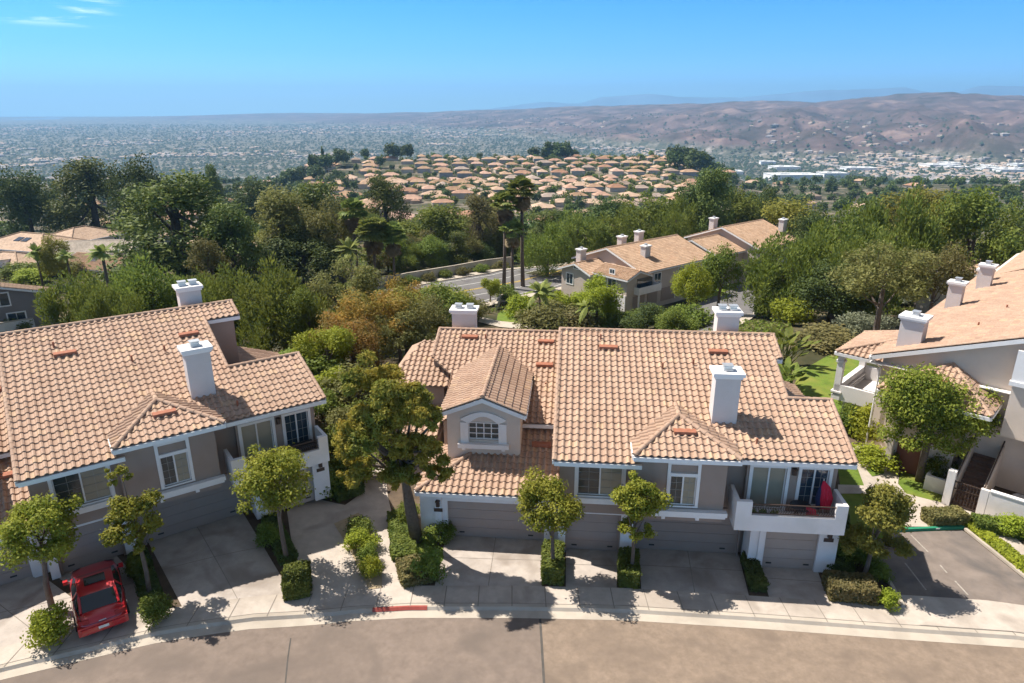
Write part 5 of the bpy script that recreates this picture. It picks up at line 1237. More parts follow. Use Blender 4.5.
CH = thing('patio_chair', 'red patio chair beside the round black table', 'chair', mloc(17.15, -1.55, 2.77), A_M + 2.4)
m = MB(); m.box(-.22, .22, -.22, .22, .42, .46); m.build('seat', M('red_canvas', (.5, .015, .04)), CH); m = MB(); m.box(-.22, .22, .19, .23, .5, .9); m.build('backrest', M('red_canvas', (.5, .015, .04)), CH)
for sx in (-1, 1):
    for sy in (-1, 1): m = MB(); m.tube([(sx * .2, sy * .2, 0), (sx * .2, sy * .2, .44 if sy < 0 else .9)], .015, 6); m.build('leg', IRON, CH)
for k, (u, lab) in enumerate(((14.5, 'leafy potted plant at the left end of the balcony railing'), (14.95, 'second potted plant along the balcony railing'), (15.4, 'third potted plant along the balcony railing'))):
    P_ = thing('potted_plant', lab, 'plant', mloc(u, -1.72, 2.77), 0, 'potted plants on the white balcony')
    m = MB(); m.tube([(0, 0, 0), (0, 0, .3)], [.11, .16], 12); m.build('pot', TERRA, P_)
    V, Fc = leaves(200 + k, clumps(200 + k, 6, .14, .14, .16, .5, .13), 260, .1, .06); o = bpy.data.objects.new('foliage', mesh_np('foliage', V, Fc, LF_GREEN)); COL.objects.link(o); o.parent = P_
TB2 = thing('covered_table', 'patio table under a dark cover on the left balcony', 'table', lloc(17.2, -1.3, 2.77), A_L)
m = MB(); m.prism([(-.5, .0), (.5, 0), (.46, .72), (.3, .78), (-.3, .78), (-.46, .72)], -.8, .75); m.build('cover', M('dark_cover', (.02, .02, .022), .7, .2, 5, .4, 6), TB2)

# ================================================================== far townhouses
SCL = M('far_wall', (.52, .43, .37), .9, .05, 1)
def simple_window(B, par, axis, a0, a1, z0, z1, w, out):
    """white framed window on a wall plane; axis 'x': plane y=w, axis 'y': plane x=w; out = +-1 outward"""
    f = MB(); p = MB(); t = .16; d0, d1 = sorted((w, w + out * .06)); e0, e1 = sorted((w + out * .0, w + out * .025))
    def bx(mb, u0, u1, zz0, zz1, dd0, dd1):
        if axis == 'x': mb.box(u0, u1, dd0, dd1, zz0, zz1)
        else: mb.box(dd0, dd1, u0, u1, zz0, zz1)
    bx(f, a0 - t, a0, z0 - t, z1 + t, d0, d1); bx(f, a1, a1 + t, z0 - t, z1 + t, d0, d1); bx(f, a0, a1, z1, z1 + t, d0, d1); bx(f, a0, a1, z0 - t, z0, d0, d1)
    um = (a0 + a1) / 2; bx(f, um - .03, um + .03, z0, z1, d0, d1)
    fo = f.build('window', TRIM, B); bx(p, a0, um - .03, z0, z1, e0, e1); bx(p, um + .03, a1, z0, z1, e0, e1); p.build('pane', GLASS_B, fo)
def gable_block(B, u0, u1, v0, v1, ze, sl, mat, over=.5, tile=T_FAR, roofname='roof', axis='u'):
    vm = (v0 + v1) / 2
    m = MB()
    if axis == 'u':
        zr = ze + sl * (vm - v0); m.prism([(v0, -1), (v1, -1), (v1, ze - .05), (vm, zr - .05), (v0, ze - .05)], u0, u1)
    else:
        um = (u0 + u1) / 2; zr = ze + sl * (um - u0); m.prism_y([(u0, -1), (u0, ze - .05), (um, zr - .05), (u1, ze - .05), (u1, -1)], v0, v1)
    m.build('wall', mat, B)
    m = MB(); o = over; f = MB()
    if axis == 'u':
        zl = ze - sl * o
        tile_poly(m, [(u0 - o, v0 - o, zl), (u1 + o, v0 - o, zl), (u1 + o, vm, zr), (u0 - o, vm, zr)]); tile_poly(m, [(u1 + o, v1 + o, zl), (u0 - o, v1 + o, zl), (u0 - o, vm, zr), (u1 + o, vm, zr)])
        ridge_caps(m, (u0 - o, vm, zr + .04), (u1 + o, vm, zr + .04), .14)
        for u in (u0 - o, u1 + o): fascia(f, (u, v0 - o, zl - .02), (u, vm, zr - .02), .25); fascia(f, (u, vm, zr - .02), (u, v1 + o, zl - .02), .25)
        fascia(f, (u0 - o, v0 - o, zl - .02), (u1 + o, v0 - o, zl - .02)); fascia(f, (u0 - o, v1 + o, zl - .02), (u1 + o, v1 + o, zl - .02))
    else:
        zl = ze - sl * o
        tile_poly(m, [(u0 - o, v1 + o, zl), (u0 - o, v0 - o, zl), (um, v0 - o, zr), (um, v1 + o, zr)]); tile_poly(m, [(u1 + o, v0 - o, zl), (u1 + o, v1 + o, zl), (um, v1 + o, zr), (um, v0 - o, zr)])
        ridge_caps(m, (um, v0 - o, zr + .04), (um, v1 + o, zr + .04), .14)
        for v in (v0 - o, v1 + o): fascia(f, (u0 - o, v, zl - .02), (um, v, zr - .02), .25); fascia(f, (um, v, zr - .02), (u1 + o, v, zl - .02), .25)
        fascia(f, (u0 - o, v0 - o, zl - .02), (u0 - o, v1 + o, zl - .02)); fascia(f, (u1 + o, v0 - o, zl - .02), (u1 + o, v1 + o, zl - .02))
    m.build(roofname, tile, B); f.build('fascia', TRIM, B)
    return zr
A_T = R(40)
TB1 = thing('townhouse', 'far taupe townhouse block with four chimneys and a white garage wall, below the tall conifer', 'townhouse', (16.8, 101.3, -8.8), A_T, 'townhouse blocks on the lower drive')
zr = gable_block(TB1, 4, 21.5, -.5, 14, 5.7, .36, SCL)
gable_block(TB1, -.3, 4.6, -1.2, 5.2, 5.3, .36, SCL, .45, axis='v', roofname='gable_roof')
gable_block(TB1, -1.2, 4.5, 5.6, 12.0, 5.0, .36, SCL, .45, roofname='end_roof')
for (u, v, s) in ((.6, 9.6, 8.0), (8.0, 2.4, 8.7), (10.2, 9.4, 9.0), (14.4, 9.2, 9.4)): chimney(TB1, u, u + 1.3, v, v + 1.0, 4, s)
m = MB(); m.box(-.45, -.31, -1.1, 5.0, 0, 2.6); m.build('garage_wall', STUCCO_W, TB1)
simple_window(TB1, None, 'y', 1.0, 2.6, 3.2, 4.7, -.3, -1); simple_window(TB1, None, 'y', 1.4, 2.3, 5.6, 6.2, -.3, -1); simple_window(TB1, None, 'y', 9.4, 10.8, 2.6, 4.2, -1.2, -1); simple_window(TB1, None, 'y', 8.2, 9.2, 5.3, 6.0, -1.2, -1)
for (a, b) in ((7.0, 8.6), (13.2, 14.8), (16.8, 18.0)): simple_window(TB1, None, 'x', a, b, 3.1, 4.8, -.5, -1)
for (a, b) in ((1.2, 4.0), (5.6, 8.0), (9.0, 13.6), (15.0, 17.4)):
    m = MB(); m.box(a, b, -1.26 if b < 4.5 else -.56, -1.2 if b < 4.5 else -.5, 0, 2.2); m.build('garage_door', DOOR, TB1)
m = MB(); m.box(1.4, 6.8, -2.2, -.5, 2.6, 2.8); m.box(1.4, 6.8, -2.2, -2.05, 2.8, 3.7); m.box(1.4, 1.55, -2.05, -1.2, 2.8, 3.7); m.box(6.65, 6.8, -2.05, -.5, 2.8, 3.7); m.build('balcony', STUCCO_W, TB1)
m = MB(); m.box(2.0, 5.6, -1.24, -1.2, 2.9, 4.9); m.build('sliding_door', GLASS_B, TB1)
for u in (1.55, 12.6, 18.6): m = MB(); m.box(u - .1, u + .1, -2.18 if u < 2 else -.6, -1.98 if u < 2 else -.5, 0, 2.6); m.build('pier', TRIM, TB1)
TB2_ = thing('townhouse', 'far taupe townhouse block with two chimneys at the end of the lower drive', 'townhouse', (20.3 + 22.5 * math.cos(A_T) - 1.2 * math.sin(A_T), 101.5 + 22.5 * math.sin(A_T) + 1.2 * math.cos(A_T), -8.7), A_T, 'townhouse blocks on the lower drive')
gable_block(TB2_, 0, 8, 1.2, 12, 5.2, .36, SCL)
gable_block(TB2_, 8, 21, -1.8, 13.5, 5.9, .36, SCL)
gable_block(TB2_, 20.9, 24, 0, 5.5, 4.8, .36, SCL, .4, roofname='wing_roof')
chimney(TB2_, 8.6, 9.9, 8.4, 9.4, 5, 9.9); chimney(TB2_, 20.3, 21.6, .8, 1.8, 5, 9.4)
for (a, b, v) in ((3.2, 4.4, 1.2), (12.4, 13.9, -1.8), (17.5, 19, -1.8)): simple_window(TB2_, None, 'x', a, b, 3.0, 4.8, v, -1)
simple_window(TB2_, None, 'y', 2.0, 3.2, 3.1, 4.9, 8, -1)
for (a, b, v) in ((1, 6, 1.2), (9.5, 11.8, -1.8), (12.6, 17.2, -1.8)): m = MB(); m.box(a, b, v - .06, v, 0, 2.2); m.build('garage_door', DOOR, TB2_)
m = MB(); m.box(8.2, 20.8, -2.5, -1.8, 2.5, 2.75); m.build('ledge', TRIM, TB2_)
# lower drive and back road
far_z = lambda x, y: float(terrain_z(x, y))
def far_sheet(name, px, mat, dz, sub=4): return pt_sheet(name, [tp(*p) for p in px], mat, dz, sub=sub, fn=far_z)
far_sheet('lower_drive', [(640, 345), (668, 318), (700, 304), (738, 285), (760, 283), (768, 294), (745, 318), (712, 345)], ASPH_D, .10)
far_sheet('sidewalk', [(766, 293), (774, 295), (748, 322), (720, 348), (712, 346), (742, 318)], CONC_L, .16)
far_sheet('lawn', [(690, 296), (716, 290), (738, 280), (742, 284), (718, 296), (700, 302)], LAWN, .14)
far_sheet('lawn', [(496, 325), (498, 314), (512, 309), (530, 316), (528, 326)], LAWN, .12)
far_sheet('path', [(480, 318), (500, 322), (545, 327), (545, 331), (500, 328), (478, 323)], CONC_L, .13)
def far_ribbon(name, px, w, mat, dz, off=0.0, z=None):
    pts = [tp(*p) for p in px]; mm = MB(); P = []
    for i in range(len(pts) - 1):
        for k in range(6): P.append(pts[i].lerp(pts[i + 1], k / 6))
    P.append(pts[-1]); Q = []
    for i, p in enumerate(P):
        d = (P[min(i + 1, len(P) - 1)] - P[max(i - 1, 0)]); n = Vector((-d.y, d.x, 0)).normalized(); Q.append((p + n * (off - w / 2), p + n * (off + w / 2)))
    for i in range(len(Q) - 1):
        q = (Q[i][0], Q[i + 1][0], Q[i + 1][1], Q[i][1]); cz = lambda a: max(far_z(a.x, a.y), -40) + dz
        mm.quad(*[(a.x, a.y, cz(a)) for a in q])
    return finish(mm.build(name, mat))
RC = [(380, 318), (430, 301), (463, 292.5), (518, 283), (600, 268), (700, 252)]
far_ribbon('road', RC, 17, ASPH_D, .22)
for o_ in (-.16, .16): far_ribbon('road_marking', RC, .16, YEL_P, .24, o_)
for o_ in (3.6, -3.6, 7.3, -7.3): far_ribbon('road_marking', RC, .14, WHITE_P, .24, o_)
far_ribbon('sidewalk', RC, 2.2, CONC_L, .34, 9.7); far_ribbon('sidewalk', RC, 1.8, CONC_L, .34, -9.5)
# wall along the back road
def far_wall(name, px, h, t, mat, label, capm=None):
    pts = [tp(*p) for p in px]; T = thing(name, label, 'wall', pts[0]); mm = MB(); cp = MB()
    for i in range(len(pts) - 1):
        a, b = pts[i] - pts[0], pts[i + 1] - pts[0]; n = Vector((b.y - a.y, a.x - b.x, 0)).normalized() * t / 2
        lo = [a - n, b - n, b + n, a + n]; z = Vector((0, 0, h)); mm.add([p - Vector((0, 0, .5)) for p in lo] + [p + z for p in lo], [(3, 2, 1, 0), (4, 5, 6, 7), (0, 1, 5, 4), (1, 2, 6, 5), (2, 3, 7, 6), (3, 0, 4, 7)])
        lo = [a - n * 1.5, b - n * 1.5, b + n * 1.5, a + n * 1.5]; cp.add([p + z for p in lo] + [p + z + Vector((0, 0, .12)) for p in lo], [(3, 2, 1, 0), (4, 5, 6, 7), (0, 1, 5, 4), (1, 2, 6, 5), (2, 3, 7, 6), (3, 0, 4, 7)])
    mm.build('wall_body', mat, T); cp.build('coping', capm or CONC_L, T); return T
far_wall('roadside_wall', [(372, 292), (408, 284), (455, 276), (485, 270), (512, 266)], 2.0, .25, STUCCO_L, 'long cream wall along the far side of the back road')
far_wall('garden_wall', [(496, 311), (500, 303), (507, 299), (516, 298)], 1.1, .25, STUCCO_L, 'low curved cream wall at the corner of the back road')
far_wall('garden_wall', [(0, 338), (22, 334), (40, 331)], 1.8, .2, STUCCO_W, 'white garden wall before the grey house')
far_wall('garden_wall', [(0, 272), (30, 267), (62, 266)], 2.2, .25, STUCCO_W, 'white garden wall below the tan houses at the far left')
for a in [('lime_shrub', 46, 268, 24, 14, 'bright shrub at the white garden wall of the tan houses'), ('shrub', 20, 276, 30, 12, 'dark shrub below the white garden wall'), ('shrub', 84, 270, 26, 14, 'green shrub below the house with the skylight'), ('olive_shrub', 66, 276, 34, 14, 'olive shrub on the slope below the tan houses'), ('lime_shrub', 30, 282, 26, 12, 'light green shrub above the grey house'), ('shrub', 8, 262, 22, 12, 'green shrub at the left edge below the tan houses')]: shrub_at(*a, near=False)
for k in range(7):
    p = tp(392 + k * 18, 288.5 - k * 3.1); plant('shrub' if k % 2 else 'olive_shrub', p, 2.6, 1.8, 'dark clipped shrub in the row at the foot of the long roadside wall', 'shrub', 'shrubs along the roadside wall', 'shrub')

for k in range(17):
    p = tp(388 + k * 8.6, 286 - k * 1.55); rr_ = (p - Vector((0, 0, 0))).normalized(); x_, y_ = p.x + rr_.x * (5 + 3 * (k % 3)) - 2, p.y + rr_.y * (5 + 3 * (k % 3)) + 3
    plant(('olive', 'broad', 'dark', 'plume', 'gum')[k % 5], (x_, y_, float(terrain_z(x_, y_)) - .8), 5.5 + k % 3, 5.5 + (k * 7 % 4), ('olive bushy', 'green bushy', 'dark bushy', 'feathery green', 'thin grey-green')[k % 5] + ' tree close behind the long roadside wall', 'tree', 'bushy trees behind the roadside wall')

# ================================================================== houses at the left
def house(name, label, x, y, rz, w, d, h, roof, wall, kind='hip', sl=.36, group=None, z=None, wins=True, chim=False, panels=0):
    zb = float(terrain_z(x, y)) if z is None else z
    T = thing(name, label, 'house', (x, y, zb), rz, group)
    m = MB(); hw, hd, o = w / 2, d / 2, .5
    if kind == 'hip':
        m.box(-hw, hw, -hd, hd, -1.5, h - .05); m.build('wall', wall, T); zr = h + sl * (hd); k = max(.1, hw - hd); zl = h - sl * o; m = MB()
        A_, B_, C_, D_ = (-hw - o, -hd - o, zl), (hw + o, -hd - o, zl), (hw + o, hd + o, zl), (-hw - o, hd + o, zl); E_, F_ = (-k, 0, zr), (k, 0, zr)
        for q in ([A_, B_, F_, E_], [C_, D_, E_, F_], [B_, C_, F_], [D_, A_, E_]): tile_poly(m, q, flat=True)
        for a, b in ((E_, F_), (A_, E_), (B_, F_), (C_, F_), (D_, E_)): ridge_caps(m, Vector(a) + Vector((0, 0, .05)), Vector(b) + Vector((0, 0, .05)), .13)
        r = m.build('roof', roof, T); f = MB()
        for a, b in ((A_, B_), (B_, C_), (C_, D_), (D_, A_)): fascia(f, a, b, .22)
        f.build('fascia', TRIM, T)
    else:
        zr = h + sl * hd; m.prism([(-hd, -1.5), (hd, -1.5), (hd, h - .05), (0, zr - .05), (-hd, h - .05)], -hw, hw); m.build('wall', wall, T); zl = h - sl * o; m = MB()
        tile_poly(m, [(-hw - o, -hd - o, zl), (hw + o, -hd - o, zl), (hw + o, 0, zr), (-hw - o, 0, zr)]); tile_poly(m, [(hw + o, hd + o, zl), (-hw - o, hd + o, zl), (-hw - o, 0, zr), (hw + o, 0, zr)])
        ridge_caps(m, (-hw - o, 0, zr + .04), (hw + o, 0, zr + .04), .13); r = m.build('roof', roof, T); f = MB()
        for u in (-hw - o, hw + o): fascia(f, (u, -hd - o, zl - .02), (u, 0, zr - .02), .25); fascia(f, (u, 0, zr - .02), (u, hd + o, zl - .02), .25)
        fascia(f, (-hw - o, -hd - o, zl - .02), (hw + o, -hd - o, zl - .02)); f.build('fascia', TRIM, T)
    if wins:
        n = max(1, int(w / 4))
        for i in range(n):
            u = -hw + w * (i + .5) / n; simple_window(T, None, 'x', u - .7, u + .7, h - 1.9, h - .7, -hd, -1)
        simple_window(T, None, 'y', -.8, .8, h - 1.9, h - .7, hw, 1); simple_window(T, None, 'y', -.8, .8, h - 1.9, h - .7, -hw, -1)
    if chim: chimney(T, hw * .3, hw * .3 + 1, .6, 1.5, h, zr + .9)
    for k in range(panels):
        u = -1.6 + k * 2.2; m = MB(); v = -hd * .55; zz = h + sl * (hd + v); m.add([(u, v, zz + .12), (u + 1.7, v, zz + .12), (u + 1.7, v + 1.6, zz + .12 + sl * 1.6), (u, v + 1.6, zz + .12 + sl * 1.6), (u, v, zz + .02), (u + 1.7, v, zz + .02), (u + 1.7, v + 1.6, zz + .02 + sl * 1.6), (u, v + 1.6, zz + .02 + sl * 1.6)], [(0, 1, 2, 3), (0, 4, 5, 1), (1, 5, 6, 2), (2, 6, 7, 3), (3, 7, 4, 0)])
        m.build('solar_panel', M('solar_panel', (.03, .04, .06), .15, .1, 2), r)
    return T
GREY = M('grey_stucco', (.235, .205, .195), .9, .05, 1)
def hat(px, py, y): p = at_y(px, py, y); return p.x
_e = at_y(56, 293, 86); _d = math.atan2(86, _e.x)
house('house', 'grey stucco house at the far left with a wide gable and a white window', _e.x + 8.2 * math.cos(_d + 1.571) + 1.8 * math.cos(_d), 86 + 8.2 * math.sin(_d + 1.571) + 1.8 * math.sin(_d), _d, 1.6, 15.5, _e.z + 7.0, T_BRN, GREY, 'gable', .27, z=-6.9, wins=False)
_g = [o for o in COL.objects if o.get('label', '').startswith('grey stucco house')][0]
simple_window(_g, None, 'y', -3.1, -1.2, _e.z + 6.9 - 1.0, _e.z + 6.9 + .55, -.8, -1); simple_window(_g, None, 'y', -7.0, -6.2, _e.z + 4.9, _e.z + 6.2, -.8, -1); simple_window(_g, None, 'y', -4.4, -2.6, 1.0, 2.8, -.8, -1)
house('house', 'tan house with solar panels on a brown hip roof at the far left', hat(30, 225, 158), 158, R(-18), 20, 13, 5.0, T_BRN, STUCCO_L, 'hip', panels=2, z=-14.0)
house('house', 'cream house with a hip roof behind the one with solar panels', hat(78, 222, 172), 172, R(70), 15, 12, 4.9, T_BRN, STUCCO_L, 'hip', z=-14.6)
house('house', 'house with a pale grey-tan ridged roof left of the huge pine', hat(98, 245, 150), 150, R(8), 17, 10, 5.2, T_TAN, STUCCO_L, 'gable', z=-13.9)
house('house', 'house with a tan tile roof and a skylight in front of the pale-roofed one', hat(104, 252, 135), 135, R(-20), 14, 9, 4.8, T_FAR, STUCCO_L, 'gable', z=-13.5, chim=True, panels=1)
house('house', 'low house with a dark brown roof at the left edge below the solar panels', hat(8, 248, 140), 140, R(-10), 12, 9, 3.4, T_BRN, STUCCO_L, 'hip', z=-12.5)
house('house', 'large tan-roofed house behind the yellow-green tree at the right', hat(830, 210, 190), 190, R(20), 22, 13, 5.6, T_FAR, SCL, 'gable', z=-19.0)
house('house', 'tan-roofed house half hidden behind the feathery trees', hat(818, 222, 150), 150, R(40), 18, 13, 6.0, T_FAR, SCL, 'gable', z=-13)
house('house', 'tan-roofed house behind the tree row near the right edge', hat(992, 262, 96), 96, R(40), 16, 12, 5.5, T_FAR, STUCCO_L, 'gable', z=-7.8)
for k, (px, py, y, rz, lab) in enumerate(((205, 226, 190, 20, 'small house roof between the huge pine and the lime tree'), (212, 206, 270, -15, 'grey-tan house beside the street at the left'), (240, 212, 240, 30, 'house with a reddish roof near the lime tree'), (222, 198, 310, 10, 'two-tone house higher up the street at the left'), (250, 258, 130, 35, 'low house roof right of the huge pine'))):
    house('house', lab, hat(px, py, y), y, R(rz), 13, 9, 4.6, T_FAR if k % 2 else T_BRN, STUCCO_L, 'hip')
# ================================================================== hillside neighbourhood
WALLS = [M('hill_wall_cream', (.52, .44, .36), .9, .06, .2), M('hill_wall_tan', (.42, .33, .26), .9, .06, .2), M('hill_wall_grey', (.36, .33, .31), .9, .06, .2)]
HROOF = [M('hill_roof_tan', (.46, .30, .19), .85, .2, .25), M('hill_roof_pink', (.46, .27, .18), .85, .2, .25), M('hill_roof_brown', (.34, .25, .19), .85, .2, .25)]
for m_ in HROOF:  # every roof weathered a little differently
    nt_m = m_.node_tree; b_ = [n for n in nt_m.nodes if n.type == 'BSDF_PRINCIPLED'][0]; src_ = b_.inputs['Base Color'].links[0].from_socket
    oi_ = nt_m.nodes.new('ShaderNodeObjectInfo'); hs_ = nt_m.nodes.new('ShaderNodeHueSaturation'); mv_ = nt_m.nodes.new('ShaderNodeMapRange'); mv_.inputs[3].default_value = .66; mv_.inputs[4].default_value = 1.08
    ms_ = nt_m.nodes.new('ShaderNodeMapRange'); ms_.inputs[3].default_value = 1.15; ms_.inputs[4].default_value = .85
    nt_m.links.new(oi_.outputs['Random'], mv_.inputs[0]); nt_m.links.new(mv_.outputs[0], hs_.inputs['Value']); nt_m.links.new(oi_.outputs['Random'], ms_.inputs[0]); nt_m.links.new(ms_.outputs[0], hs_.inputs['Saturation']); nt_m.links.new(src_, hs_.inputs['Color']); nt_m.links.new(hs_.outputs[0], b_.inputs['Base Color'])
def small_house_meshes(w, d, h, sl, mw, mr, wing):
    m = MB(); hw, hd, o = w / 2, d / 2, .5; m.box(-hw, hw, -hd, hd, -2.5, h)
    if wing: m.box(hw * .1, hw * .9, -hd - 3.5, -hd, -2.5, h - .8)
    W = m.build('wall', mw); m = MB(); zr = h + sl * hd; zl = h - sl * o; k = hw - hd * .9
    A_, B_, C_, D_, E_, F_ = (-hw - o, -hd - o, zl), (hw + o, -hd - o, zl), (hw + o, hd + o, zl), (-hw - o, hd + o, zl), (-k, 0, zr), (k, 0, zr)
    for q in ((A_, B_, F_, E_), (C_, D_, E_, F_), (B_, C_, F_), (D_, A_, E_), (D_, C_, B_, A_)): m.quad(*q)
    if wing:
        x0, x1, y0, z0 = hw * .1 - .4, hw * .9 + .4, -hd - 4, h - .95; xm = (x0 + x1) / 2; zz = z0 + sl * (xm - x0)
        m.quad((x0, y0, z0), (xm, y0 + 1.8, zz), (xm, -hd + 3, zz), (x0, -hd + 3, z0)); m.quad((x1, y0, z0), (x1, -hd + 3, z0), (xm, -hd + 3, zz), (xm, y0 + 1.8, zz)); m.quad((x0, y0, z0), (x1, y0, z0), (xm, y0 + 1.8, zz))
    Rr = m.build('roof', mr)
    m = MB()
    for i in range(3):
        u = -hw + w * (i + .5) / 3; m.box(u - .8, u + .8, -hd - .03 - (3.5 if wing and i == 2 else 0), -hd + .02, h - 2.0, h - .7)
    Wn = m.build('window', GLASS_D); out = (W.data, Rr.data, Wn.data)
    for x in (W, Rr, Wn): bpy.data.objects.remove(x)
    return out
HM = []
for k in range(8): HM.append(small_house_meshes((16, 18, 15, 17)[k % 4], (12, 13, 11, 13)[k % 4], (3.6, 3.0, 4.2, 3.4)[k % 4], .38, WALLS[k % 3], HROOF[(0, 1, 0, 1, 2, 0, 1, 0)[k]], k % 2))
HLAB = ['tan-roofed house standing in the packed rows on the far hillside', 'pink-roofed house standing in the packed rows on the far hillside', 'brown-roofed house standing in the packed rows on the far hillside']
def hill_house(x, y, k, rz, lab=None, group='houses on the far hillside', s=1.0):
    W, Rf, Wn = HM[k]; T = thing('house', lab or HLAB[(0, 1, 0, 1, 2, 0, 1, 0)[k]], 'house', (x, y, float(terrain_z(x, y)) + .5), rz, group); T.scale = (s * hr.uniform(.85, 1.2), s * hr.uniform(.8, 1.15), s * hr.uniform(.9, 1.15))
    for nm, me in (('wall', W), ('roof', Rf)):
        o = bpy.data.objects.new(nm, me); COL.objects.link(o); o.parent = T
    return T
hr = random.Random(11); nh = 0; HP = []
y = 335.0; row = 0
while y < 905:
    q0, q1 = (-.20, .275) if y > 430 else (-.19, .12)
    x = q0 * y + hr.uniform(0, 10)
    while x < q1 * y:
        yy = y + .10 * x + hr.uniform(-3, 3)
        keep = .93 if y > 520 else .75
        if x / yy < -.12 and y > 640: keep = .55
        if hr.random() < keep and nh < 250:
            hill_house(x, yy, hr.randrange(8), R(6) + hr.choice((0, 0, math.pi, math.pi / 2)) + hr.uniform(-.12, .12), s=.82 + .14 * hr.random()); nh += 1; HP.append((x, yy))
        x += 18.2 + hr.uniform(-1, 2.5)
    y += (24 if row % 2 else 33) + (y - 335) * .03; row += 1
for i in range(80):  # scattered houses left and right of the hill
    side = (i % 4) != 0; yy = hr.uniform(360, 860) if i > 30 else hr.uniform(300, 620); q = (hr.uniform(-.42, -.2) if i > 30 else hr.uniform(-.62, -.24)) if side else hr.uniform(.3, .62)
    hill_house(q * yy, yy, hr.randrange(8), hr.uniform(0, 3), ['tan-roofed house among trees at the right of the hillside', 'tan-roofed house among trees at the left of the hillside'][side], 'houses among the trees right of the hill' if not side else 'houses among the trees left of the hill')
# distant trees: one light mesh each, shared
def far_tree_mesh(seed, kind):
    if kind == 'tall': cl = np.array([[0, 0, z, 1.3 * (1.15 - z / 9), 1.3 * (1.15 - z / 9), 1.1] for z in np.linspace(1.5, 8.5, 8)])
    else: cl = clumps(seed, 16, 2.7, 2.7, 2.8, 5, 1.6, .5)
    V, Fc = leaves(seed, cl, 620, 1.15, .75); return mesh_np('tree', V, Fc, LF_DARK if kind != 'green' else LF_GREEN)
FT = [far_tree_mesh(300 + i, k) for i, k in enumerate(('round', 'tall', 'round', 'green', 'round', 'green'))]
FLAB = ['dark round tree', 'slim dark conifer', 'dark bushy tree', 'green tree', 'dark spreading tree', 'green rounded tree']
def far_tree(x, y, k, h, where, group, w=1.0):
    o = bpy.data.objects.new('tree', FT[k]); COL.objects.link(o); s = h / 8.5; o.location = (x, y, float(terrain_z(x, y)) - .5); o.scale = (s * w, s * w, s); o.rotation_euler = (0, 0, hr.uniform(0, 6.28))
    return tag(o, FLAB[k] + ' ' + where, 'tree', group)
nt_ = 0
for i in range(105):
    yy = hr.uniform(340, 880); q = hr.uniform(-.22, .29)
    if any(abs(q * yy - a) < 9 and abs(yy - b) < 9 for a, b in HP): continue
    far_tree(q * yy, yy, hr.choice((0, 2, 3, 4, 5)), hr.uniform(6, 10), 'between the roofs of the far hillside', 'trees between the hillside houses')
for i in range(52):  # clumps on the crest
    c = hr.choice(((-.17, 850, .05), (-.26, 780, .06), (.06, 900, .035), (.06, 900, .03), (.075, 895, .03), (.24, 800, .03), (.26, 760, .03), (-.30, 700, .05)))
    q = hr.gauss(c[0], c[2] * .5); yy = c[1] + hr.uniform(-30, 20); far_tree(q * yy, yy, hr.choice((0, 1, 2, 4)), hr.uniform(14, 24), 'in the dark clumps along the crest of the hill', 'trees on the crest of the hill')
for i in range(150):  # wooded belt between the road and the hillside, and to both sides
    m_ = i % 3
    if m_ == 0: yy = hr.uniform(170, 330); q = hr.uniform(-.3, .35)
    elif m_ == 1: yy = hr.uniform(240, 700); q = hr.uniform(-.75, -.24)
    else: yy = hr.uniform(230, 720); q = hr.uniform(.29, .8)
    if any(abs(q * yy - a) < 10 and abs(yy - b) < 10 for a, b in HP): continue
    far_tree(q * yy, yy, hr.choice((0, 2, 3, 4, 5, 4, 0)), hr.uniform(8, 13) if m_ == 0 else hr.uniform(9, 16), ['in the wooded belt below the hillside houses', 'in the woods left of the hill', 'in the woods right of the hill'][m_], ['trees below the hillside houses', 'trees left of the hill', 'trees right of the hill'][m_], hr.uniform(.9, 1.25))
for i in range(14):  # bank of trees closing the view behind the left house
    yy = hr.uniform(150, 230); q = hr.uniform(-.42, -.2); far_tree(q * yy, yy, hr.choice((0, 2, 4)), hr.uniform(9, 14), 'behind the huge pine at the left', 'trees behind the huge pine')

def woods(name, n, seed, mat, f, lab):
    g = np.random.RandomState(seed); VV = []
    for i in range(n):
        q, y = f(g); x = q * y; h = g.uniform(7, 13); w_ = h * g.uniform(.32, .45); z = float(terrain_z(x, y))
        cl = clumps(seed * 1000 + i, 9, w_ * .6, w_ * .6, h * .3, h * .55, w_ * .55, .4); cl[:, 0] += x; cl[:, 1] += y; cl[:, 2] += z
        VV.append(leaves(seed * 500 + i, cl, 150, 2.0, 1.5)[0])
    V = np.concatenate(VV); o = bpy.data.objects.new(name, mesh_np(name, V, np.arange(len(V)).reshape(-1, 4), mat)); COL.objects.link(o); o['kind'] = 'stuff'; o['label'] = lab
def row_trees(g):
    x, y = HP[g.randint(len(HP))]; y = y + 13 + g.uniform(-3, 3); x = x + g.uniform(-9, 9); return x / y, y
def woods_small(name, n, seed, mat, lab):
    g = np.random.RandomState(seed); VV = []
    for i in range(n):
        q, y = row_trees(g); x = q * y; h = g.uniform(3.5, 7.5); w_ = h * g.uniform(.35, .55); z = float(terrain_z(x, y))
        cl = clumps(seed * 1000 + i, 6, w_ * .6, w_ * .6, h * .3, h * .55, w_ * .55, .4); cl[:, 0] += x; cl[:, 1] += y; cl[:, 2] += z
        VV.append(leaves(seed * 500 + i, cl, 90, 1.3, .9)[0])
    V = np.concatenate(VV); o = bpy.data.objects.new(name, mesh_np(name, V, np.arange(len(V)).reshape(-1, 4), mat)); COL.objects.link(o); o['kind'] = 'stuff'; o['label'] = lab
woods_small('garden_greenery', 760, 41, LF_GREEN, 'garden greenery between the rows of hillside roofs')
woods_small('garden_greenery', 560, 42, LF_DARK, 'dark garden greenery between the rows of hillside roofs')
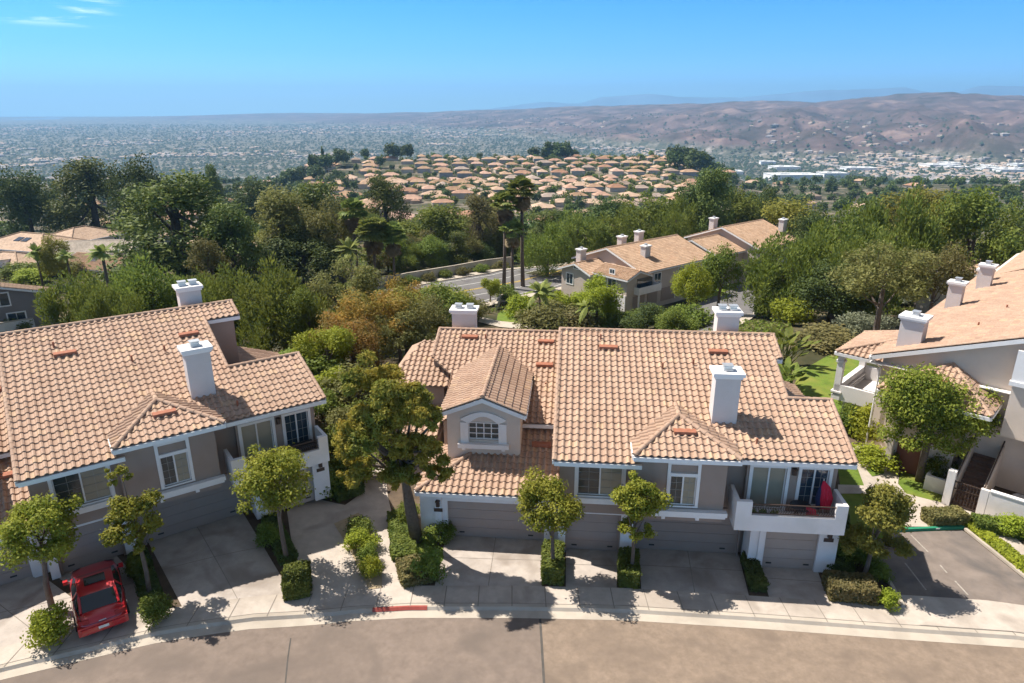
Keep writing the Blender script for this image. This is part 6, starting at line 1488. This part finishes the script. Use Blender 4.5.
woods('woods', 420, 31, LF_DARK, lambda g: (g.uniform(.27, .95), g.uniform(480, 1000)), 'dark far-off woods right of the hillside houses')
woods('woods', 360, 32, LF_DARK, lambda g: (g.uniform(-.95, -.21), g.uniform(480, 1000)), 'dark far-off woods left of the hillside houses')
woods('woods', 240, 33, LF_GREEN, lambda g: (g.uniform(-.9, .9), g.uniform(850, 1250)), 'green woods on the slope falling to the valley')

# ================================================================== valley town, as stuff, and the white sheds
def scatter_boxes(name, n, seed, mats, ylo, yhi, qlo, qhi, size, hgt, dens=None):
    g = np.random.RandomState(seed); yy = ylo * (yhi / ylo) ** g.rand(n * 3); q = g.uniform(qlo, qhi, n * 3); x = q * yy
    keep = fbm(x / 420, yy / 420, 3) * .6 + fbm(x / 1500 + 7, yy / 1500, 3) * .4 > .42 + .06 * g.rand(n * 3); z = terrain_z(x, yy); keep &= (z < -144 + 12 * g.rand(n * 3)) | ((g.rand(n * 3) < .10) & (z < -40))
    x, yy, z = x[keep][:n], yy[keep][:n], z[keep][:n]; k = len(x)
    w = g.uniform(.7, 1.4, k) * size * (1 + (yy / 9000)); d = w * g.uniform(.6, 1, k); h = g.uniform(.7, 1.3, k) * hgt; a = (vnoise(x / 500, yy / 500) * 3 + (g.rand(k) > .5) * 1.571)
    ca, sa = np.cos(a), np.sin(a); V = []
    for sx, sy, sz in ((-1, -1, -3), (1, -1, -3), (1, 1, -3), (-1, 1, -3), (-1, -1, 1), (1, -1, 1), (1, 1, 1), (-1, 1, 1), (-.5, 0, 1.55), (.5, 0, 1.55)):
        lx, ly = sx * w / 2, sy * d / 2; V.append(np.stack([x + lx * ca - ly * sa, yy + lx * sa + ly * ca, z + np.where(sz > 0, h * sz, sz)], 1))
    V = np.stack(V, 1).reshape(-1, 3); b = (np.arange(k) * 10)[:, None]
    quads = np.concatenate([b + np.array(f) for f in ((0, 1, 5, 4), (1, 2, 6, 5), (2, 3, 7, 6), (3, 0, 4, 7), (4, 5, 9, 8), (6, 7, 8, 9), (5, 6, 9, 9), (7, 4, 8, 8))])
    tri = quads[:, 2] == quads[:, 3]
    me = bpy.data.meshes.new(name); me.from_pydata(V.tolist(), [], [tuple(f[:3]) if t else tuple(f) for f, t in zip(quads.tolist(), tri)])
    for m in mats: me.materials.append(m)
    me.polygons.foreach_set('material_index', np.concatenate([np.zeros(4 * k, int), np.ones(4 * k, int)]).astype(np.int32)); me.update()
    o = bpy.data.objects.new(name, me); COL.objects.link(o); o['kind'] = 'stuff'; return o
VR = [M('valley_roof_tan', (.42, .32, .25), .9, .25, .01), M('valley_roof_grey', (.3, .28, .27), .9, .25, .01)]
tag(scatter_boxes('valley_houses', 5200, 5, (WALLS[0], VR[0]), 1250, 7500, -.85, .85, 15, 4.5), 'countless small pale houses spread over the hazy valley floor')
tag(scatter_boxes('valley_houses', 2600, 6, (WALLS[2], VR[1]), 1250, 6500, -.85, .85, 17, 5), 'countless small grey-roofed houses spread over the hazy valley floor')
def scatter_trees(name, n, seed, ylo, yhi, mat, s0):
    g = np.random.RandomState(seed); yy = ylo * (yhi / ylo) ** g.rand(n); q = g.uniform(-.9, .9, n); x = q * yy; z = terrain_z(x, yy)
    keep = (z < -140 + 20 * g.rand(n)) | ((g.rand(n) < .3) & (z < -20)) ; x, yy, z = x[keep], yy[keep], z[keep]; k = len(x); s = s0 * g.uniform(.5, 1.5, k) * (1 + yy / 9000)
    o8 = np.array([(1, 0, .1), (.3, .95, -.05), (-.8, .6, .1), (-.85, -.55, -.1), (.3, -.95, .05), (.1, 0, 1.0)]) ; V = np.stack([x, yy, z + s * .5], 1)[:, None, :] + o8[None] * s[:, None, None] * g.uniform(.7, 1.3, (k, 6, 1))
    b = (np.arange(k) * 6)[:, None]; Fc = np.concatenate([b + np.array((i, (i + 1) % 5, 5)) for i in range(5)])
    ob = bpy.data.objects.new(name, mesh_np(name, V.reshape(-1, 3), Fc, mat)); COL.objects.link(ob); ob['kind'] = 'stuff'; return ob
tag(scatter_trees('valley_trees', 42000, 8, 950, 8000, M('valley_tree', (.032, .05, .026), .95, .3, .01), 4.2), 'dark treetops scattered all over the valley')
SHED = M('shed_white', (.75, .75, .74), .7, .05, .05)
def shed(x, y, w, d, h, rz, lab):
    z = float(terrain_z(x, y)); T = thing('warehouse', lab, 'warehouse', (x, y, z), rz, 'white warehouses in the valley')
    m = MB(); m.box(-w / 2, w / 2, -d / 2, d / 2, -3, h); m.build('wall', SHED, T); m = MB(); m.box(-w / 2 - 1, w / 2 + 1, -d / 2 - 1, d / 2 + 1, h, h + .8); m.box(-w * .3, -w * .1, -d * .2, d * .2, h + .8, h + 3); m.box(w * .15, w * .3, -d * .2, d * .1, h + .8, h + 2.4); m.build('roof', M('shed_roof', (.62, .62, .61), .8, .1, .05), T)
shed(760, 1900, 130, 70, 14, .05, 'largest white warehouse on the valley floor at the right'); shed(905, 1980, 70, 50, 11, .05, 'white warehouse right next to the largest one'); shed(640, 2050, 60, 50, 10, -.1, 'white warehouse left of the largest one')
for k in range(12):
    yy = hr.uniform(2050, 2500); q = hr.uniform(.36, .76); shed(q * yy, yy, hr.uniform(40, 110), hr.uniform(30, 60), hr.uniform(8, 13), hr.uniform(-.2, .2), 'small white warehouse in the strip at the foot of the bare hills')

# ================================================================== far mountains
def mountains():
    PX = [-300, 440, 500, 540, 580, 600, 650, 690, 740, 800, 830, 880, 905, 930, 950, 975, 990, 1024, 1300]; PT = [128, 116, 107, 102, 103, 97, 94, 97, 97, 92, 90, 89, 87, 92, 94, 87, 85, 87, 98]
    m = MB(); D = 15000.0; n = 260; rows = [(-3200, -.02), (-2400, .25), (-1500, .55), (-800, .82), (0, 1.0), (900, .7), (2200, .2), (3000, -.02)]; V = []
    for i in range(n):
        px = -350 + 1700 * i / (n - 1); pt = float(np.interp(px, PX, PT)); top = at_y(px, pt, D)
        zt = top.z + 60 * (float(fbm(px / 25, 3.3, 4)) - .47)
        for dy, f in rows:
            x = top.x * (D + dy) / D; zz = -180 + (zt + 180) * max(0, f) + (0 if f in (1.0, -.02) else 260 * (float(ridged(x / 1500, dy / 1500 + 4, 4)) - .6))
            V.append((x, D + dy, zz))
    k = len(rows); Fc = [(i * k + j, (i + 1) * k + j, (i + 1) * k + j + 1, i * k + j + 1) for i in range(n - 1) for j in range(k - 1)]
    m.add(V, Fc); return finish(m.build('mountain', M('haze_tinted_rock', (.11, .2, .31), .95, .2, .001), None, True))  # rock colour itself is tinted blue, painting in the haze of distance
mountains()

# ================================================================== air, sky and sun
HZ = MB(); HZ.box(-36000, 36000, -1500, 19000, -420, 540); hz = HZ.build('haze', [])
hz.data.materials.clear()
m, nt, N, L = nodes_of('haze_air'); out = N('ShaderNodeOutputMaterial'); pv = N('ShaderNodeVolumePrincipled'); pv.inputs['Color'].default_value = (.33, .63, 1.0, 1); pv.inputs['Density'].default_value = 9.5e-5; pv.inputs['Anisotropy'].default_value = .15
L(pv.outputs[0], out.inputs['Volume']); hz.data.materials.append(m); tag(hz, 'pale blue haze over the valley', kind='stuff')

to_sun = Vector((-.515, .254, .818)).normalized()
sl_ = bpy.data.lights.new('sun', 'SUN'); sl_.energy = 4.7; sl_.angle = R(.5); sl_.color = (1.0, .95, .87)
so = bpy.data.objects.new('sun', sl_); COL.objects.link(so); so.rotation_euler = (-to_sun).to_track_quat('-Z', 'Y').to_euler(); so.location = (-30, 20, 60)
w = bpy.data.worlds.new('World'); C.world = w; w.use_nodes = True; nt = w.node_tree; nt.nodes.clear(); N = nt.nodes.new; L = nt.links.new
out = N('ShaderNodeOutputWorld'); bg = N('ShaderNodeBackground'); L(bg.outputs[0], out.inputs[0]); bg.inputs['Strength'].default_value = .15
sky = N('ShaderNodeTexSky'); sky.sky_type = 'NISHITA'; sky.sun_disc = False; sky.sun_elevation = math.asin(to_sun.z); sky.sun_rotation = math.atan2(to_sun.x, to_sun.y); sky.altitude = 250; sky.air_density = 1.0; sky.dust_density = .3; sky.ozone_density = 3.0
# thin clouds high at the left, and a clear blue that pales to the horizon
tc = N('ShaderNodeTexCoord'); sp = N('ShaderNodeSeparateXYZ'); L(tc.outputs['Generated'], sp.inputs[0])
def math_(op, a, b=None, c=None):
    n = N('ShaderNodeMath'); n.operation = op
    for i, v in enumerate((a, b, c)):
        if v is None: continue
        if isinstance(v, (int, float)): n.inputs[i].default_value = v
        else: L(v, n.inputs[i])
    return n.outputs[0]
def mrange(v, a, b, c=0.0, d=1.0):
    n = N('ShaderNodeMapRange'); n.interpolation_type = 'SMOOTHSTEP'; n.inputs[1].default_value = a; n.inputs[2].default_value = b; n.inputs[3].default_value = c; n.inputs[4].default_value = d; L(v, n.inputs[0]); return n.outputs[0]
tint = N('ShaderNodeValToRGB'); e = tint.color_ramp.elements; e[0].position = 0; e[0].color = (.27, .57, .95, 1); e[1].position = .55; e[1].color = (.80, .55, .38, 1)
for p_, c_ in ((.07, (.145, .425, .93)), (.14, (.085, .385, .93)), (.145, (.085, .385, .93)), (.175, (.50, .45, .38))): x = e.new(p_); x.color = c_ + (1,)
L(sp.outputs[2], tint.inputs[0])
sv = N('ShaderNodeCombineXYZ'); L(sp.outputs[0], sv.inputs[0]); L(sp.outputs[1], sv.inputs[1]); L(math_('MAXIMUM', sp.outputs[2], .006), sv.inputs[2]); L(sv.outputs[0], sky.inputs['Vector'])
mul = N('ShaderNodeMix'); mul.data_type = 'RGBA'; mul.blend_type = 'MULTIPLY'; mul.inputs[0].default_value = 1; L(sky.outputs[0], mul.inputs[6]); L(tint.outputs[0], mul.inputs[7])
az = math_('DIVIDE', sp.outputs[0], sp.outputs[1])
cv = N('ShaderNodeCombineXYZ'); L(math_('MULTIPLY', az, 7.0), cv.inputs[0]); L(math_('MULTIPLY', sp.outputs[2], 95.0), cv.inputs[1])
cn = N('ShaderNodeTexNoise'); cn.inputs['Scale'].default_value = 1.0; cn.inputs['Detail'].default_value = 6; cn.inputs['Roughness'].default_value = .6; cn.inputs['Distortion'].default_value = .4; L(cv.outputs[0], cn.inputs['Vector'])
reg = math_('MULTIPLY', mrange(az, -.50, -.58), mrange(sp.outputs[2], .085, .10)); reg = math_('MULTIPLY', reg, mrange(sp.outputs[2], .30, .16)); reg = math_('MULTIPLY', reg, mrange(sp.outputs[1], .0, .2))
cl_ = math_('MULTIPLY', mrange(cn.outputs[0], .47, .68), reg)
cm = N('ShaderNodeMix'); cm.data_type = 'RGBA'; L(math_('MULTIPLY', cl_, .55), cm.inputs[0]); L(mul.outputs[2], cm.inputs[6]); cm.inputs[7].default_value = (8.5, 8.8, 9.2, 1)
L(cm.outputs[2], bg.inputs['Color'])
vs = C.view_settings; C.display_settings.display_device = 'sRGB'; vs.view_transform = 'Standard'; vs.look = 'None'; vs.exposure = .85; vs.gamma = 1.0; vs.use_curve_mapping = False
cy = C.cycles; cy.use_denoising = True; cy.max_bounces = 6; cy.diffuse_bounces = 3; cy.glossy_bounces = 3; cy.transmission_bounces = 4; cy.volume_bounces = 0; cy.transparent_max_bounces = 8; cy.caustics_reflective = False; cy.caustics_refractive = False
cy.use_adaptive_sampling = True; cy.adaptive_threshold = .02
